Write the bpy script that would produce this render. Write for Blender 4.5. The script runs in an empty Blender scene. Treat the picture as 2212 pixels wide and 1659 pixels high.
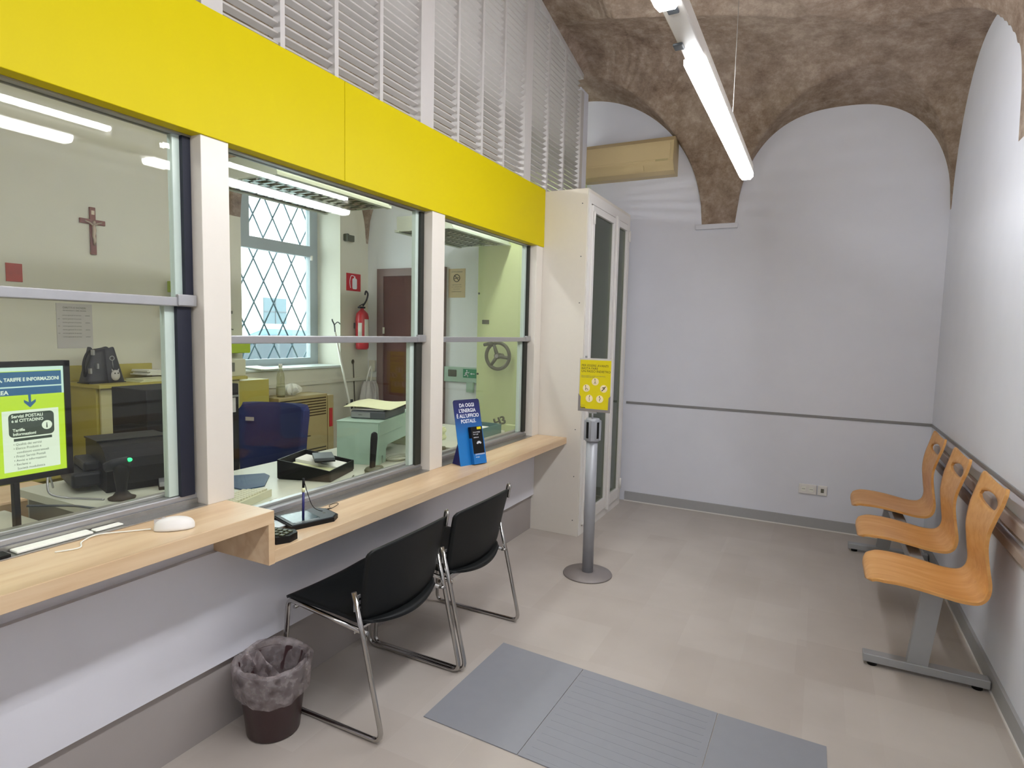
import bpy, bmesh, math, random
from mathutils import Vector, Matrix
random.seed(7)
scene = bpy.context.scene
COL = scene.collection
R = math.radians
PI = math.pi

# ------------------------------------------------------------------ camera
CAM_YAW, CAM_PITCH, CAM_ROLL, FPX = 27.099, -4.9541, 1.3278, 1294.4
CAM_POS = Vector((1.9036, 0.0, 1.5))
cam = bpy.data.cameras.new('camera')
cam.sensor_width = 36.0
cam.lens = FPX / 2212.0 * 36.0
cam.clip_start = 0.02
camo = bpy.data.objects.new('camera', cam)
COL.objects.link(camo)
fwd = Vector((-math.sin(R(CAM_YAW)) * math.cos(R(CAM_PITCH)), math.cos(R(CAM_YAW)) * math.cos(R(CAM_PITCH)), math.sin(R(CAM_PITCH))))
rgt = Vector((math.cos(R(CAM_YAW)), math.sin(R(CAM_YAW)), 0))
upv = rgt.cross(fwd)
r2 = rgt * math.cos(R(CAM_ROLL)) + upv * math.sin(R(CAM_ROLL))
u2 = -rgt * math.sin(R(CAM_ROLL)) + upv * math.cos(R(CAM_ROLL))
M = Matrix((r2, u2, -fwd)).transposed().to_4x4()
M.translation = CAM_POS
camo.matrix_world = M
scene.camera = camo

# ------------------------------------------------------------------ sky, exposure
world = bpy.data.worlds.new('World')
scene.world = world
world.use_nodes = True
bg = world.node_tree.nodes['Background']
bg.inputs[0].default_value = (0.82, 0.92, 1.0, 1)
bg.inputs[1].default_value = 3.8
scene.view_settings.view_transform = 'Standard'
scene.view_settings.look = 'None'
scene.view_settings.gamma = 1.0
scene.view_settings.use_curve_mapping = False
scene.view_settings.exposure = 1.4
LENS_STRENGTH = 15.0
TUBE_STRENGTH = 26.0

# ------------------------------------------------------------------ materials
def lin(h):
    h = h.lstrip('#')
    out = []
    for i in (0, 2, 4):
        c = int(h[i:i + 2], 16) / 255.0
        out.append(c / 12.92 if c <= 0.04045 else ((c + 0.055) / 1.055) ** 2.4)
    return out + [1.0]

def nt(name):
    m = bpy.data.materials.new(name)
    m.use_nodes = True
    return m, m.node_tree.nodes, m.node_tree.links, m.node_tree.nodes['Principled BSDF']

def mat(name, hexc, rough=0.5, metal=0.0, var=0.04, scale=30.0, bump=0.0, spec=0.5, coat=0.0):
    m, N, L, b = nt(name)
    c = lin(hexc)
    b.inputs['Roughness'].default_value = rough
    b.inputs['Metallic'].default_value = metal
    b.inputs['Specular IOR Level'].default_value = spec
    b.inputs['Coat Weight'].default_value = coat
    tc = N.new('ShaderNodeTexCoord')
    no = N.new('ShaderNodeTexNoise')
    no.inputs['Scale'].default_value = scale
    no.inputs['Detail'].default_value = 4
    L.new(tc.outputs['Object'], no.inputs['Vector'])
    mx = N.new('ShaderNodeMix'); mx.data_type = 'RGBA'
    L.new(no.outputs['Fac'], mx.inputs[0])
    mx.inputs[6].default_value = [x * (1 - var) for x in c[:3]] + [1]
    mx.inputs[7].default_value = [min(1, x * (1 + var)) for x in c[:3]] + [1]
    L.new(mx.outputs[2], b.inputs['Base Color'])
    if bump:
        bp = N.new('ShaderNodeBump'); bp.inputs['Strength'].default_value = bump
        bp.inputs['Distance'].default_value = 0.002
        L.new(no.outputs['Fac'], bp.inputs['Height'])
        L.new(bp.outputs[0], b.inputs['Normal'])
    return m

def emis(name, col, strength):
    m, N, L, b = nt(name)
    b.inputs['Base Color'].default_value = (.02, .02, .02, 1)
    b.inputs['Emission Color'].default_value = list(col) + [1]
    b.inputs['Emission Strength'].default_value = strength
    return m

def glass(name, tint, r0=0.045):
    """thin sheet glass: mirror reflection by Schlick's law over clear tinted transmission"""
    m = bpy.data.materials.new(name); m.use_nodes = True
    N, L = m.node_tree.nodes, m.node_tree.links
    N.clear()
    out = N.new('ShaderNodeOutputMaterial')
    geo = N.new('ShaderNodeNewGeometry')
    dot = N.new('ShaderNodeVectorMath'); dot.operation = 'DOT_PRODUCT'
    L.new(geo.outputs['Normal'], dot.inputs[0]); L.new(geo.outputs['Incoming'], dot.inputs[1])
    ab = N.new('ShaderNodeMath'); ab.operation = 'ABSOLUTE'; L.new(dot.outputs['Value'], ab.inputs[0])
    om = N.new('ShaderNodeMath'); om.operation = 'SUBTRACT'; om.inputs[0].default_value = 1; L.new(ab.outputs[0], om.inputs[1])
    pw = N.new('ShaderNodeMath'); pw.operation = 'POWER'; pw.inputs[1].default_value = 5; L.new(om.outputs[0], pw.inputs[0])
    ma = N.new('ShaderNodeMath'); ma.operation = 'MULTIPLY_ADD'; ma.inputs[1].default_value = 1 - r0; ma.inputs[2].default_value = r0
    L.new(pw.outputs[0], ma.inputs[0])
    tr = N.new('ShaderNodeBsdfTransparent'); tr.inputs[0].default_value = list(tint) + [1]
    gl = N.new('ShaderNodeBsdfGlossy'); gl.inputs['Roughness'].default_value = 0.0
    gl.inputs[0].default_value = (1, 1, 1, 1)
    mix = N.new('ShaderNodeMixShader')
    L.new(ma.outputs[0], mix.inputs[0]); L.new(tr.outputs[0], mix.inputs[1]); L.new(gl.outputs[0], mix.inputs[2])
    L.new(mix.outputs[0], out.inputs[0])
    return m

def ramp(N, fac_socket, L, stops):
    r = N.new('ShaderNodeValToRGB')
    L.new(fac_socket, r.inputs[0])
    els = r.color_ramp.elements
    while len(els) < len(stops): els.new(0.5)
    for e, (p, c) in zip(els, stops):
        e.position = p; e.color = lin(c)
    return r

MAT = {}
MAT['wall'] = mat('painted_wall', '#e2e4ec', 0.7, var=0.03, scale=6, bump=0.15)
MAT['rail_wood'] = mat('rail_wood', '#b0a096', 0.5)
MAT['office_wall'] = mat('office_wall_paint', '#dad8c8', 0.7, var=0.03, scale=5)
MAT['office_white'] = mat('office_white_paint', '#e6eaea', 0.7, var=0.03, scale=5)
MAT['white'] = mat('white_lacquer', '#ded8cd', 0.35, var=0.02)
MAT['white_metal'] = mat('white_metal', '#e6e3de', 0.35, var=0.02)
MAT['grille'] = mat('grille_paint', '#c4c0bd', 0.5, var=0.03)
MAT['slat'] = mat('slat_paint', '#b3aeaa', 0.55, var=0.05)
MAT['yellow'] = mat('yellow_panel', '#cbb900', 0.5, var=0.015, scale=3, spec=0.15)
MAT['panel'] = mat('grey_counter_panel', '#dddde4', 0.45, var=0.03, scale=8)
MAT['plinth'] = mat('plinth_laminate', '#a19a96', 0.5, var=0.04, scale=8)
MAT['grey_base'] = mat('grey_baseboard', '#a6a6a6', 0.5)
MAT['dado'] = mat('dado_strip', '#8c8b8b', 0.5)
MAT['alu'] = mat('anodised_aluminium', '#b0b0b2', 0.35, metal=0.7, var=0.05)
MAT['steel'] = mat('brushed_steel', '#a9a7a3', 0.3, metal=0.9, var=0.1, scale=60)
MAT['chrome'] = mat('chrome_tube', '#b9b7b4', 0.16, metal=1.0)
MAT['black'] = mat('black_plastic', '#0a0a0c', 0.5, spec=0.3)
MAT['chair_black'] = mat('chair_black_plastic', '#0c0f10', 0.5, var=0.1, scale=80, bump=0.1, spec=0.3)
MAT['rubber'] = mat('black_gasket', '#161a2c', 0.55)
MAT['rubber2'] = mat('dark_gasket', '#24261f', 0.6)
MAT['glass'] = glass('counter_glass', (0.955, 0.965, 0.94), 0.026)
MAT['glass_clear'] = glass('window_glass', (0.95, 0.98, 0.97))
MAT['glass_dark'] = glass('booth_glass', (0.5, 0.56, 0.44), 0.03)
MAT['glass_edge'] = mat('glass_edge_green', '#c3d2c8', 0.25)
MAT['dark'] = mat('dark_void', '#2b2622', 0.8)
MAT['orange'] = mat('x', '#d99b4d', 0.4)
MAT['bench_steel'] = mat('bench_grey_paint', '#a9abad', 0.4, metal=0.3)
MAT['stanchion'] = mat('stanchion_grey', '#9c9ea3', 0.42, metal=0.15)
MAT['stanchion_base'] = mat('stanchion_base_grey', '#8c8583', 0.45, metal=0.2)
MAT['sign_yellow'] = mat('sign_yellow', '#dccb00', 0.45)
MAT['sign_white'] = mat('sign_cream', '#f1dfb4', 0.5)
MAT['ink'] = mat('dark_ink', '#3a3420', 0.7)
MAT['ink_grey'] = mat('grey_ink', '#6a6a5e', 0.7)
MAT['white_ink'] = mat('white_ink', '#e6e8ee', 0.6)
MAT['mat_grey'] = mat('tactile_rubber', '#8f9197', 0.55, var=0.04, scale=20)
MAT['bin'] = mat('bin_brown_plastic', '#3a2224', 0.3, var=0.08)
MAT['ac'] = mat('aged_cream_plastic', '#cdb98c', 0.45, var=0.05, scale=4)
MAT['blue'] = mat('blue_card', '#1a6fb8', 0.35)
MAT['navy'] = mat('navy_card', '#23246a', 0.4)
MAT['paper'] = mat('paper_white', '#eeeee4', 0.7)
MAT['paper_cream'] = mat('paper_cream', '#e3e6b8', 0.7)
MAT['wood_dark'] = mat('dark_brown_door', '#5a342a', 0.75, var=0.15, scale=4, spec=0.2)
MAT['door_frame'] = mat('brown_door_frame', '#7d655c', 0.45)
MAT['crucifix'] = mat('reddish_wood', '#7c4436', 0.5, var=0.2)
MAT['pale_metal'] = mat('pale_cast_metal', '#b9a58f', 0.4, metal=0.3)
MAT['red'] = mat('red_enamel', '#c4202c', 0.3)
MAT['red_print'] = mat('red_print', '#b54a3c', 0.6, var=0.35, scale=25)
MAT['mint'] = mat('mint_painted_steel', '#a8c4b0', 0.45)
MAT['safe'] = mat('green_safe_paint', '#c6d298', 0.4, var=0.02)
MAT['safe_dark'] = mat('dark_green_enamel', '#4a4f38', 0.4)
MAT['desk'] = mat('desk_laminate', '#c8cbb9', 0.4)
MAT['desk_grey'] = mat('desk_grey', '#77786f', 0.5)
MAT['olive'] = mat('olive_melamine', '#b8ac52', 0.5)
MAT['cream_box'] = mat('cream_cabinet', '#cbc496', 0.5)
MAT['navy_fabric'] = mat('navy_fabric', '#24346a', 0.9, var=0.2, scale=150, bump=0.3)
MAT['dark_fabric'] = mat('black_fabric', '#101114', 0.85, var=0.2, scale=100)
MAT['heater'] = mat('heater_beige', '#b3a477', 0.45)
MAT['heater_dark'] = mat('heater_slot', '#2a2214', 0.7)
MAT['frame_grey'] = mat('window_frame_grey', '#a9b4ba', 0.45)
MAT['grille_blue'] = mat('window_grille_paint', '#4a646e', 0.5)
MAT['sill'] = mat('marble_sill', '#dfe9e6', 0.3)
MAT['facade'] = mat('white_facade', '#f2f2ee', 0.9)
MAT['car'] = mat('silver_blue_car_paint', '#5d7884', 0.35, metal=0.2)
MAT['car_glass'] = mat('car_glass', '#22343c', 0.15)
MAT['facade_win'] = mat('facade_shutter', '#56666c', 0.7)
MAT['street'] = mat('street_asphalt', '#8d8d88', 0.9)
MAT['green_sign'] = mat('exit_green', '#1b8a5a', 0.5)
MAT['lime'] = mat('lime_plastic', '#a8c21a', 0.5)
MAT['teal'] = mat('teal_plastic', '#4d7a78', 0.4)
MAT['key_beige'] = mat('keyboard_beige', '#cfcdb0', 0.5)
MAT['pad_blue'] = mat('desk_pad_blue', '#24405f', 0.5)
MAT['charcoal'] = mat('charcoal_plastic', '#232529', 0.5, spec=0.3)
MAT['bag_leather'] = mat('bag_leather', '#2e2e37', 0.5, var=0.1, scale=60)
MAT['dark_grey'] = mat('dark_grey_plastic', '#4b5054', 0.45)
MAT['bottle'] = glass('bottle_plastic', (0.82, 0.82, 0.70), 0.08)
MAT['bottle_label'] = mat('bottle_label', '#a8a888', 0.6)
MAT['lens'] = emis('lamp_diffuser', (0.94, 0.96, 1.0), LENS_STRENGTH)
MAT['tube'] = emis('fluorescent_tube', (0.95, 0.97, 1.0), TUBE_STRENGTH)
MAT['led_green'] = emis('green_led', (0.02, 0.9, 0.2), 1.0)
MAT['louvre'] = mat('louvre_aluminium', '#b8bfa9', 0.25, metal=0.6)
MAT['lamp_body'] = mat('lamp_body_white', '#d9d4cc', 0.4)
MAT['lamp_body_g'] = mat('lamp_body_greenish', '#c4cdbb', 0.5)
MAT['scr_white'] = emis('screen_white', (0.86, 1.0, 0.80), 0.34)
MAT['scr_cyan'] = emis('screen_cyan', (0.70, 0.98, 0.85), 0.32)
MAT['scr_lime'] = emis('screen_lime', (0.62, 0.95, 0.02), 0.31)
MAT['scr_blue'] = emis('screen_blue', (0.02, 0.16, 0.35), 0.27)
MAT['scr_dark'] = emis('screen_dark', (0.045, 0.075, 0.055), 0.29)

def wood(name, c1, c2, c3, axis='Y', scale=1.0, rough=0.35):
    m, N, L, b = nt(name)
    tc = N.new('ShaderNodeTexCoord'); mp = N.new('ShaderNodeMapping')
    s = {'Y': (9, 0.9, 9), 'Z': (9, 9, 0.9), 'X': (0.9, 9, 9)}[axis]
    mp.inputs['Scale'].default_value = [v * scale for v in s]
    L.new(tc.outputs['Object'], mp.inputs['Vector'])
    n1 = N.new('ShaderNodeTexNoise'); n1.inputs['Scale'].default_value = 2.2; n1.inputs['Detail'].default_value = 8
    n1.inputs['Distortion'].default_value = 0.6
    L.new(mp.outputs[0], n1.inputs['Vector'])
    r = ramp(N, n1.outputs['Fac'], L, [(0.3, c1), (0.55, c2), (0.75, c3)])
    L.new(r.outputs[0], b.inputs['Base Color'])
    b.inputs['Roughness'].default_value = rough
    return m
MAT['maple'] = wood('maple_laminate', '#cfae87', '#dcc09b', '#e2caa8')
MAT['beech'] = wood('beech_plywood', '#d3944f', '#dea45e', '#e4b070', 'X', 1.3, 0.38)
MAT['beech_edge'] = mat('plywood_edge', '#d8a468', 0.5)

def vault_mat():
    m, N, L, b = nt('old_vault_plaster')
    tc = N.new('ShaderNodeTexCoord')
    n1 = N.new('ShaderNodeTexNoise'); n1.inputs['Scale'].default_value = 1.3; n1.inputs['Detail'].default_value = 6; n1.inputs['Roughness'].default_value = 0.7
    n2 = N.new('ShaderNodeTexNoise'); n2.inputs['Scale'].default_value = 9.0; n2.inputs['Detail'].default_value = 12; n2.inputs['Roughness'].default_value = 0.8; n2.inputs['Distortion'].default_value = 0.0
    n3 = N.new('ShaderNodeTexNoise'); n3.inputs['Scale'].default_value = 0.8; n3.inputs['Detail'].default_value = 3
    for n in (n1, n2, n3): L.new(tc.outputs['Object'], n.inputs['Vector'])
    ra = ramp(N, n1.outputs['Fac'], L, [(0.34, '#665347'), (0.5, '#a49181'), (0.66, '#c8b9aa')])
    rb = ramp(N, n2.outputs['Fac'], L, [(0.36, '#5b483e'), (0.5, '#a69283'), (0.62, '#d6c6b7')])
    rc = ramp(N, n3.outputs['Fac'], L, [(0.45, '#8c7868'), (0.6, '#7f6a44')])
    mx = N.new('ShaderNodeMix'); mx.data_type = 'RGBA'; mx.inputs[0].default_value = 0.55
    L.new(ra.outputs[0], mx.inputs[6]); L.new(rb.outputs[0], mx.inputs[7])
    mx2 = N.new('ShaderNodeMix'); mx2.data_type = 'RGBA'; mx2.inputs[0].default_value = 0.25
    L.new(mx.outputs[2], mx2.inputs[6]); L.new(rc.outputs[0], mx2.inputs[7])
    L.new(mx2.outputs[2], b.inputs['Base Color'])
    b.inputs['Roughness'].default_value = 0.9
    b.inputs['Specular IOR Level'].default_value = 0.2
    bp = N.new('ShaderNodeBump'); bp.inputs['Strength'].default_value = 0.9; bp.inputs['Distance'].default_value = 0.012
    L.new(n2.outputs['Fac'], bp.inputs['Height']); L.new(bp.outputs[0], b.inputs['Normal'])
    return m
MAT['vault'] = vault_mat()

def floor_mat():
    m, N, L, b = nt('vinyl_floor')
    tc = N.new('ShaderNodeTexCoord'); mp = N.new('ShaderNodeMapping')
    L.new(tc.outputs['Object'], mp.inputs['Vector'])
    br = N.new('ShaderNodeTexBrick')
    br.inputs['Scale'].default_value = 1.0
    br.inputs['Brick Width'].default_value = 0.52; br.inputs['Row Height'].default_value = 0.36
    br.inputs['Mortar Size'].default_value = 0.0
    br.inputs['Color1'].default_value = lin('#b1a89f'); br.inputs['Color2'].default_value = lin('#c6bfb7')
    br.offset = 0.37
    L.new(mp.outputs[0], br.inputs['Vector'])
    mp2 = N.new('ShaderNodeMapping'); mp2.inputs['Location'].default_value = (3.17, 1.31, 0); mp2.inputs['Rotation'].default_value = (0, 0, PI / 2)
    L.new(tc.outputs['Object'], mp2.inputs['Vector'])
    b2 = N.new('ShaderNodeTexBrick'); b2.inputs['Scale'].default_value = 1.0
    b2.inputs['Brick Width'].default_value = 0.78; b2.inputs['Row Height'].default_value = 0.27; b2.inputs['Mortar Size'].default_value = 0
    b2.inputs['Color1'].default_value = lin('#aea49b'); b2.inputs['Color2'].default_value = lin('#c4bdb5')
    b2.offset = 0.61
    L.new(mp2.outputs[0], b2.inputs['Vector'])
    no = N.new('ShaderNodeTexNoise'); no.inputs['Scale'].default_value = 3.0; no.inputs['Detail'].default_value = 8
    L.new(tc.outputs['Object'], no.inputs['Vector'])
    rr = ramp(N, no.outputs['Fac'], L, [(0.3, '#aaa198'), (0.7, '#c6beb6')])
    mx = N.new('ShaderNodeMix'); mx.data_type = 'RGBA'; mx.inputs[0].default_value = 0.5
    L.new(br.outputs[0], mx.inputs[6]); L.new(b2.outputs[0], mx.inputs[7])
    m2 = N.new('ShaderNodeMix'); m2.data_type = 'RGBA'; m2.inputs[0].default_value = 0.35
    L.new(mx.outputs[2], m2.inputs[6]); L.new(rr.outputs[0], m2.inputs[7])
    L.new(m2.outputs[2], b.inputs['Base Color'])
    b.inputs['Roughness'].default_value = 0.42
    b.inputs['Specular IOR Level'].default_value = 0.4
    return m
MAT['floor'] = floor_mat()

def liner_mat():
    m = bpy.data.materials.new('clear_bin_liner'); m.use_nodes = True
    N, L = m.node_tree.nodes, m.node_tree.links
    N.clear()
    out = N.new('ShaderNodeOutputMaterial')
    tr = N.new('ShaderNodeBsdfTransparent'); tr.inputs[0].default_value = (.85, .8, .8, 1)
    p = N.new('ShaderNodeBsdfPrincipled'); p.inputs['Base Color'].default_value = (.62, .56, .56, 1); p.inputs['Roughness'].default_value = 0.25
    no = N.new('ShaderNodeTexNoise'); no.inputs['Scale'].default_value = 30; no.inputs['Detail'].default_value = 3
    tc = N.new('ShaderNodeTexCoord'); L.new(tc.outputs['Object'], no.inputs['Vector'])
    mr = N.new('ShaderNodeMapRange'); mr.inputs[1].default_value = .3; mr.inputs[2].default_value = .7; mr.inputs[3].default_value = .12; mr.inputs[4].default_value = .5
    L.new(no.outputs['Fac'], mr.inputs[0])
    mix = N.new('ShaderNodeMixShader'); L.new(mr.outputs[0], mix.inputs[0]); L.new(tr.outputs[0], mix.inputs[1]); L.new(p.outputs[0], mix.inputs[2])
    L.new(mix.outputs[0], out.inputs[0])
    return m
MAT['liner'] = liner_mat()

# ------------------------------------------------------------------ mesh builder
class B:
    def __init__(s):
        s.bm = bmesh.new(); s.smooth = False
    def box(s, x0, x1, y0, y1, z0, z1, bev=0.0, mi=0, M=None):
        res = bmesh.ops.create_cube(s.bm, size=1.0)
        vs = res['verts']
        for v in vs:
            v.co = Vector((x0 + (v.co.x + .5) * (x1 - x0), y0 + (v.co.y + .5) * (y1 - y0), z0 + (v.co.z + .5) * (z1 - z0)))
        fs = set(f for v in vs for f in v.link_faces)
        for f in fs: f.material_index = mi
        if bev > 0:
            es = list(set(e for v in vs for e in v.link_edges))
            r = bmesh.ops.bevel(s.bm, geom=es, offset=bev, segments=2, affect='EDGES', profile=0.5)
            vs = list(set(v for f in r['faces'] for v in f.verts) | set(v for v in vs if v.is_valid))
            for f in r['faces']: f.material_index = mi
        if M is not None:
            for v in vs: v.co = M @ v.co
        return s
    def prism(s, pts, axis, a, b, mi=0, M=None):
        """pts: 2-D outline; axis: extruded axis; a,b: range"""
        def P(u, v, w):
            return {'x': (w, u, v), 'y': (u, w, v), 'z': (u, v, w)}[axis]
        lo = [s.bm.verts.new(P(u, v, a)) for u, v in pts]
        hi = [s.bm.verts.new(P(u, v, b)) for u, v in pts]
        n = len(pts)
        fs = [s.bm.faces.new(lo), s.bm.faces.new(hi[::-1])]
        for i in range(n):
            fs.append(s.bm.faces.new((lo[i], hi[i], hi[(i + 1) % n], lo[(i + 1) % n])))
        for f in fs: f.material_index = mi
        bmesh.ops.recalc_face_normals(s.bm, faces=fs)
        if M is not None:
            for v in lo + hi: v.co = M @ v.co
        return s
    def tube(s, pts, r, seg=10, closed=False, mi=0):
        pts = [Vector(p) for p in pts]
        n = len(pts)
        rings = []
        prev = None
        for i, p in enumerate(pts):
            if closed: t = pts[(i + 1) % n] - pts[i - 1]
            elif i == 0: t = pts[1] - p
            elif i == n - 1: t = p - pts[-2]
            else: t = (pts[i + 1] - p).normalized() + (p - pts[i - 1]).normalized()
            if t.length < 1e-9: t = Vector((0, 0, 1))
            t.normalize()
            if prev is None:
                a = t.orthogonal().normalized()
            else:
                a = prev - t * prev.dot(t)
                a = a.normalized() if a.length > 1e-6 else t.orthogonal().normalized()
            prev = a
            b = t.cross(a)
            rr = r[i] if isinstance(r, (list, tuple)) else r
            rings.append([s.bm.verts.new(p + (a * math.cos(2 * PI * k / seg) + b * math.sin(2 * PI * k / seg)) * rr) for k in range(seg)])
        fs = []
        m = n if closed else n - 1
        for i in range(m):
            A, C = rings[i], rings[(i + 1) % n]
            for k in range(seg):
                fs.append(s.bm.faces.new((A[k], A[(k + 1) % seg], C[(k + 1) % seg], C[k])))
        if not closed:
            fs.append(s.bm.faces.new(rings[0][::-1])); fs.append(s.bm.faces.new(rings[-1]))
        for f in fs: f.material_index = mi; f.smooth = len(f.verts) == 4
        return s
    def cyl(s, p0, p1, r0, r1=None, seg=24, mi=0):
        return s.tube([p0, p1], [r0, r0 if r1 is None else r1], seg, mi=mi)
    def lathe(s, prof, c=(0, 0, 0), seg=40, mi=0, fn=None, capb=True, capt=True):
        rings = []
        for (r, z) in prof:
            ring = []
            for k in range(seg):
                a = 2 * PI * k / seg
                q = Vector((c[0] + r * math.cos(a), c[1] + r * math.sin(a), c[2] + z))
                if fn: q = fn(q, a, r, z)
                ring.append(s.bm.verts.new(q))
            rings.append(ring)
        for i in range(len(rings) - 1):
            A, C = rings[i], rings[i + 1]
            for k in range(seg):
                f = s.bm.faces.new((A[k], A[(k + 1) % seg], C[(k + 1) % seg], C[k])); f.smooth = True; f.material_index = mi
        if capb and prof[0][0] > 1e-5:
            f = s.bm.faces.new(rings[0][::-1]); f.material_index = mi
        if capt and prof[-1][0] > 1e-5:
            f = s.bm.faces.new(rings[-1]); f.material_index = mi
        return s
    def sheet(s, fn, nu, nv, t=0.01, hole=None, mi=0, smooth=True):
        """closed shell of thickness t around the surface fn(u, v); hole = (uc, vc, ru, rv) in u,v"""
        def uv(i, j):
            return [i / nu, j / nv]
        UV = [[uv(i, j) for j in range(nv + 1)] for i in range(nu + 1)]
        keep = [[True] * nv for _ in range(nu)]
        if hole:
            uc, vc, ru, rv = hole
            def inside(u, v): return ((u - uc) / ru) ** 2 + ((v - vc) / rv) ** 2 < 1
            for i in range(nu):
                for j in range(nv):
                    if inside((i + .5) / nu, (j + .5) / nv): keep[i][j] = False
            for i in range(1, nu):
                for j in range(1, nv):
                    k4 = [keep[i - 1][j - 1], keep[i][j - 1], keep[i - 1][j], keep[i][j]]
                    if any(k4) and not all(k4):
                        du, dv = (UV[i][j][0] - uc) / ru, (UV[i][j][1] - vc) / rv
                        l = math.hypot(du, dv)
                        UV[i][j] = [uc + du / l * ru, vc + dv / l * rv]
        top, bot = {}, {}
        e = 1e-3
        for i in range(nu + 1):
            for j in range(nv + 1):
                if not any(keep[a][b] for a in (i - 1, i) for b in (j - 1, j) if 0 <= a < nu and 0 <= b < nv): continue
                u, v = UV[i][j]
                p = Vector(fn(u, v))
                ua, ub = max(0, u - e), min(1, u + e); va, vb = max(0, v - e), min(1, v + e)
                nrm = (Vector(fn(ub, v)) - Vector(fn(ua, v))).cross(Vector(fn(u, vb)) - Vector(fn(u, va)))
                if nrm.length < 1e-12: nrm = Vector((0, 0, 1))
                nrm.normalize()
                top[i, j] = s.bm.verts.new(p + nrm * t / 2); bot[i, j] = s.bm.verts.new(p - nrm * t / 2)
        fs = []
        for i in range(nu):
            for j in range(nv):
                if not keep[i][j]: continue
                q = [(i, j), (i + 1, j), (i + 1, j + 1), (i, j + 1)]
                fs.append(s.bm.faces.new([top[k] for k in q])); fs.append(s.bm.faces.new([bot[k] for k in q[::-1]]))
                fs[-1].smooth = fs[-2].smooth = smooth
                for (di, dj, a, b) in ((0, -1, q[0], q[1]), (1, 0, q[1], q[2]), (0, 1, q[2], q[3]), (-1, 0, q[3], q[0])):
                    I, J = i + di, j + dj
                    if not (0 <= I < nu and 0 <= J < nv and keep[I][J]):
                        fs.append(s.bm.faces.new((top[a], bot[a], bot[b], top[b])))
        for f in fs: f.material_index = mi
        return s
    def ball(s, c, r, sc=(1, 1, 1), seg=16, mi=0):
        res = bmesh.ops.create_uvsphere(s.bm, u_segments=seg, v_segments=seg // 2 + 2, radius=r)
        for v in res['verts']:
            v.co = Vector((c[0] + v.co.x * sc[0], c[1] + v.co.y * sc[1], c[2] + v.co.z * sc[2]))
            for f in v.link_faces: f.smooth = True; f.material_index = mi
        return s

def link(name, b, mats, parent=None, off=None, Mx=None):
    me = bpy.data.meshes.new(name)
    bm = b.bm
    if Mx is not None: bm.transform(Mx)
    if off is not None:
        bmesh.ops.translate(bm, verts=bm.verts[:], vec=-Vector(off))
    bm.to_mesh(me); bm.free()
    for m in (mats if isinstance(mats, (list, tuple)) else [mats]):
        me.materials.append(MAT[m])
    o = bpy.data.objects.new(name, me)
    COL.objects.link(o)
    if parent: o.parent = parent
    return o

def struct(name, b, mats, parent=None):
    o = link(name, b, mats, parent)
    if not parent: o['kind'] = 'structure'
    return o

def tag(o, label, cat, group=None):
    o['label'] = label; o['category'] = cat
    if group: o['group'] = group
    return o

class T:
    """a thing: an Empty at its base; parts are given in world coordinates (before the thing's own turn)"""
    def __init__(s, name, label, cat, loc, rz=0.0, group=None, local=False):
        s.e = bpy.data.objects.new(name, None); COL.objects.link(s.e)
        s.e.empty_display_size = 0.05
        s.e.location = loc; s.e.rotation_euler = (0, 0, rz)
        s.off = None if local else loc
        tag(s.e, label, cat, group)
    def part(s, name, b, mats, parent=None, label=None):
        o = link(name, b, mats, parent or s.e, s.off)
        if label: o['label'] = label
        return o

def single(name, b, mats, label, cat, loc, group=None, rz=0.0, local=False):
    o = link(name, b, mats, None, None if local else loc)
    o.location = loc; o.rotation_euler = (0, 0, rz)
    return tag(o, label, cat, group)

def copy_tree(o, parent=None):
    c = o.copy(); COL.objects.link(c)
    if parent: c.parent = parent
    for ch in list(o.children): copy_tree(ch, c)
    return c

def text_bm(body, size, Mx, extr=0.0006, align='LEFT', spacing=1.0, sx=1.0, bold=0.0):
    """lettering as flat geometry, placed by the matrix Mx (text runs along its x, rises along its y)"""
    cu = bpy.data.curves.new('t', 'FONT')
    cu.body = body; cu.size = size; cu.extrude = extr; cu.align_x = align; cu.space_line = spacing
    cu.offset = bold
    cu.resolution_u = 3
    to = bpy.data.objects.new('t', cu); COL.objects.link(to)
    dg = bpy.context.evaluated_depsgraph_get()
    me = bpy.data.meshes.new_from_object(to.evaluated_get(dg))
    b = B(); b.bm.from_mesh(me)
    bpy.data.objects.remove(to); bpy.data.curves.remove(cu); bpy.data.meshes.remove(me)
    b.bm.transform(Mx @ Matrix.Diagonal((sx, 1, 1, 1)))
    return b

def frame(origin, xd, yd):
    x = Vector(xd).normalized(); y = Vector(yd).normalized(); z = x.cross(y)
    m = Matrix((x, y, z)).transposed().to_4x4(); m.translation = Vector(origin)
    return m

def merge(*bs):
    a = bs[0]
    for o in bs[1:]:
        me = bpy.data.meshes.new('tmp'); o.bm.to_mesh(me); o.bm.free(); a.bm.from_mesh(me); bpy.data.meshes.remove(me)
    return a

# ------------------------------------------------------------------ room
XW, XO, YB, YF = 2.66, -2.60, 5.245, -2.2     # right wall, office outer wall, far wall, wall behind
ZT = 4.3
b = B(); b.box(XO - .5, XW + .2, YF - .2, YB + .2, -.12, 0); struct('floor', b, 'floor')
b = B(); b.box(XO - .2, XW + .2, YB, YB + .2, 0, ZT); struct('wall_back', b, 'wall')
b = B(); b.box(XW, XW + .2, YF - .2, YB, 0, ZT); struct('wall_right', b, 'wall')
b = B(); b.box(XO - .2, XW, YF - .2, YF, 0, ZT); struct('wall_front', b, 'wall')
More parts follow.
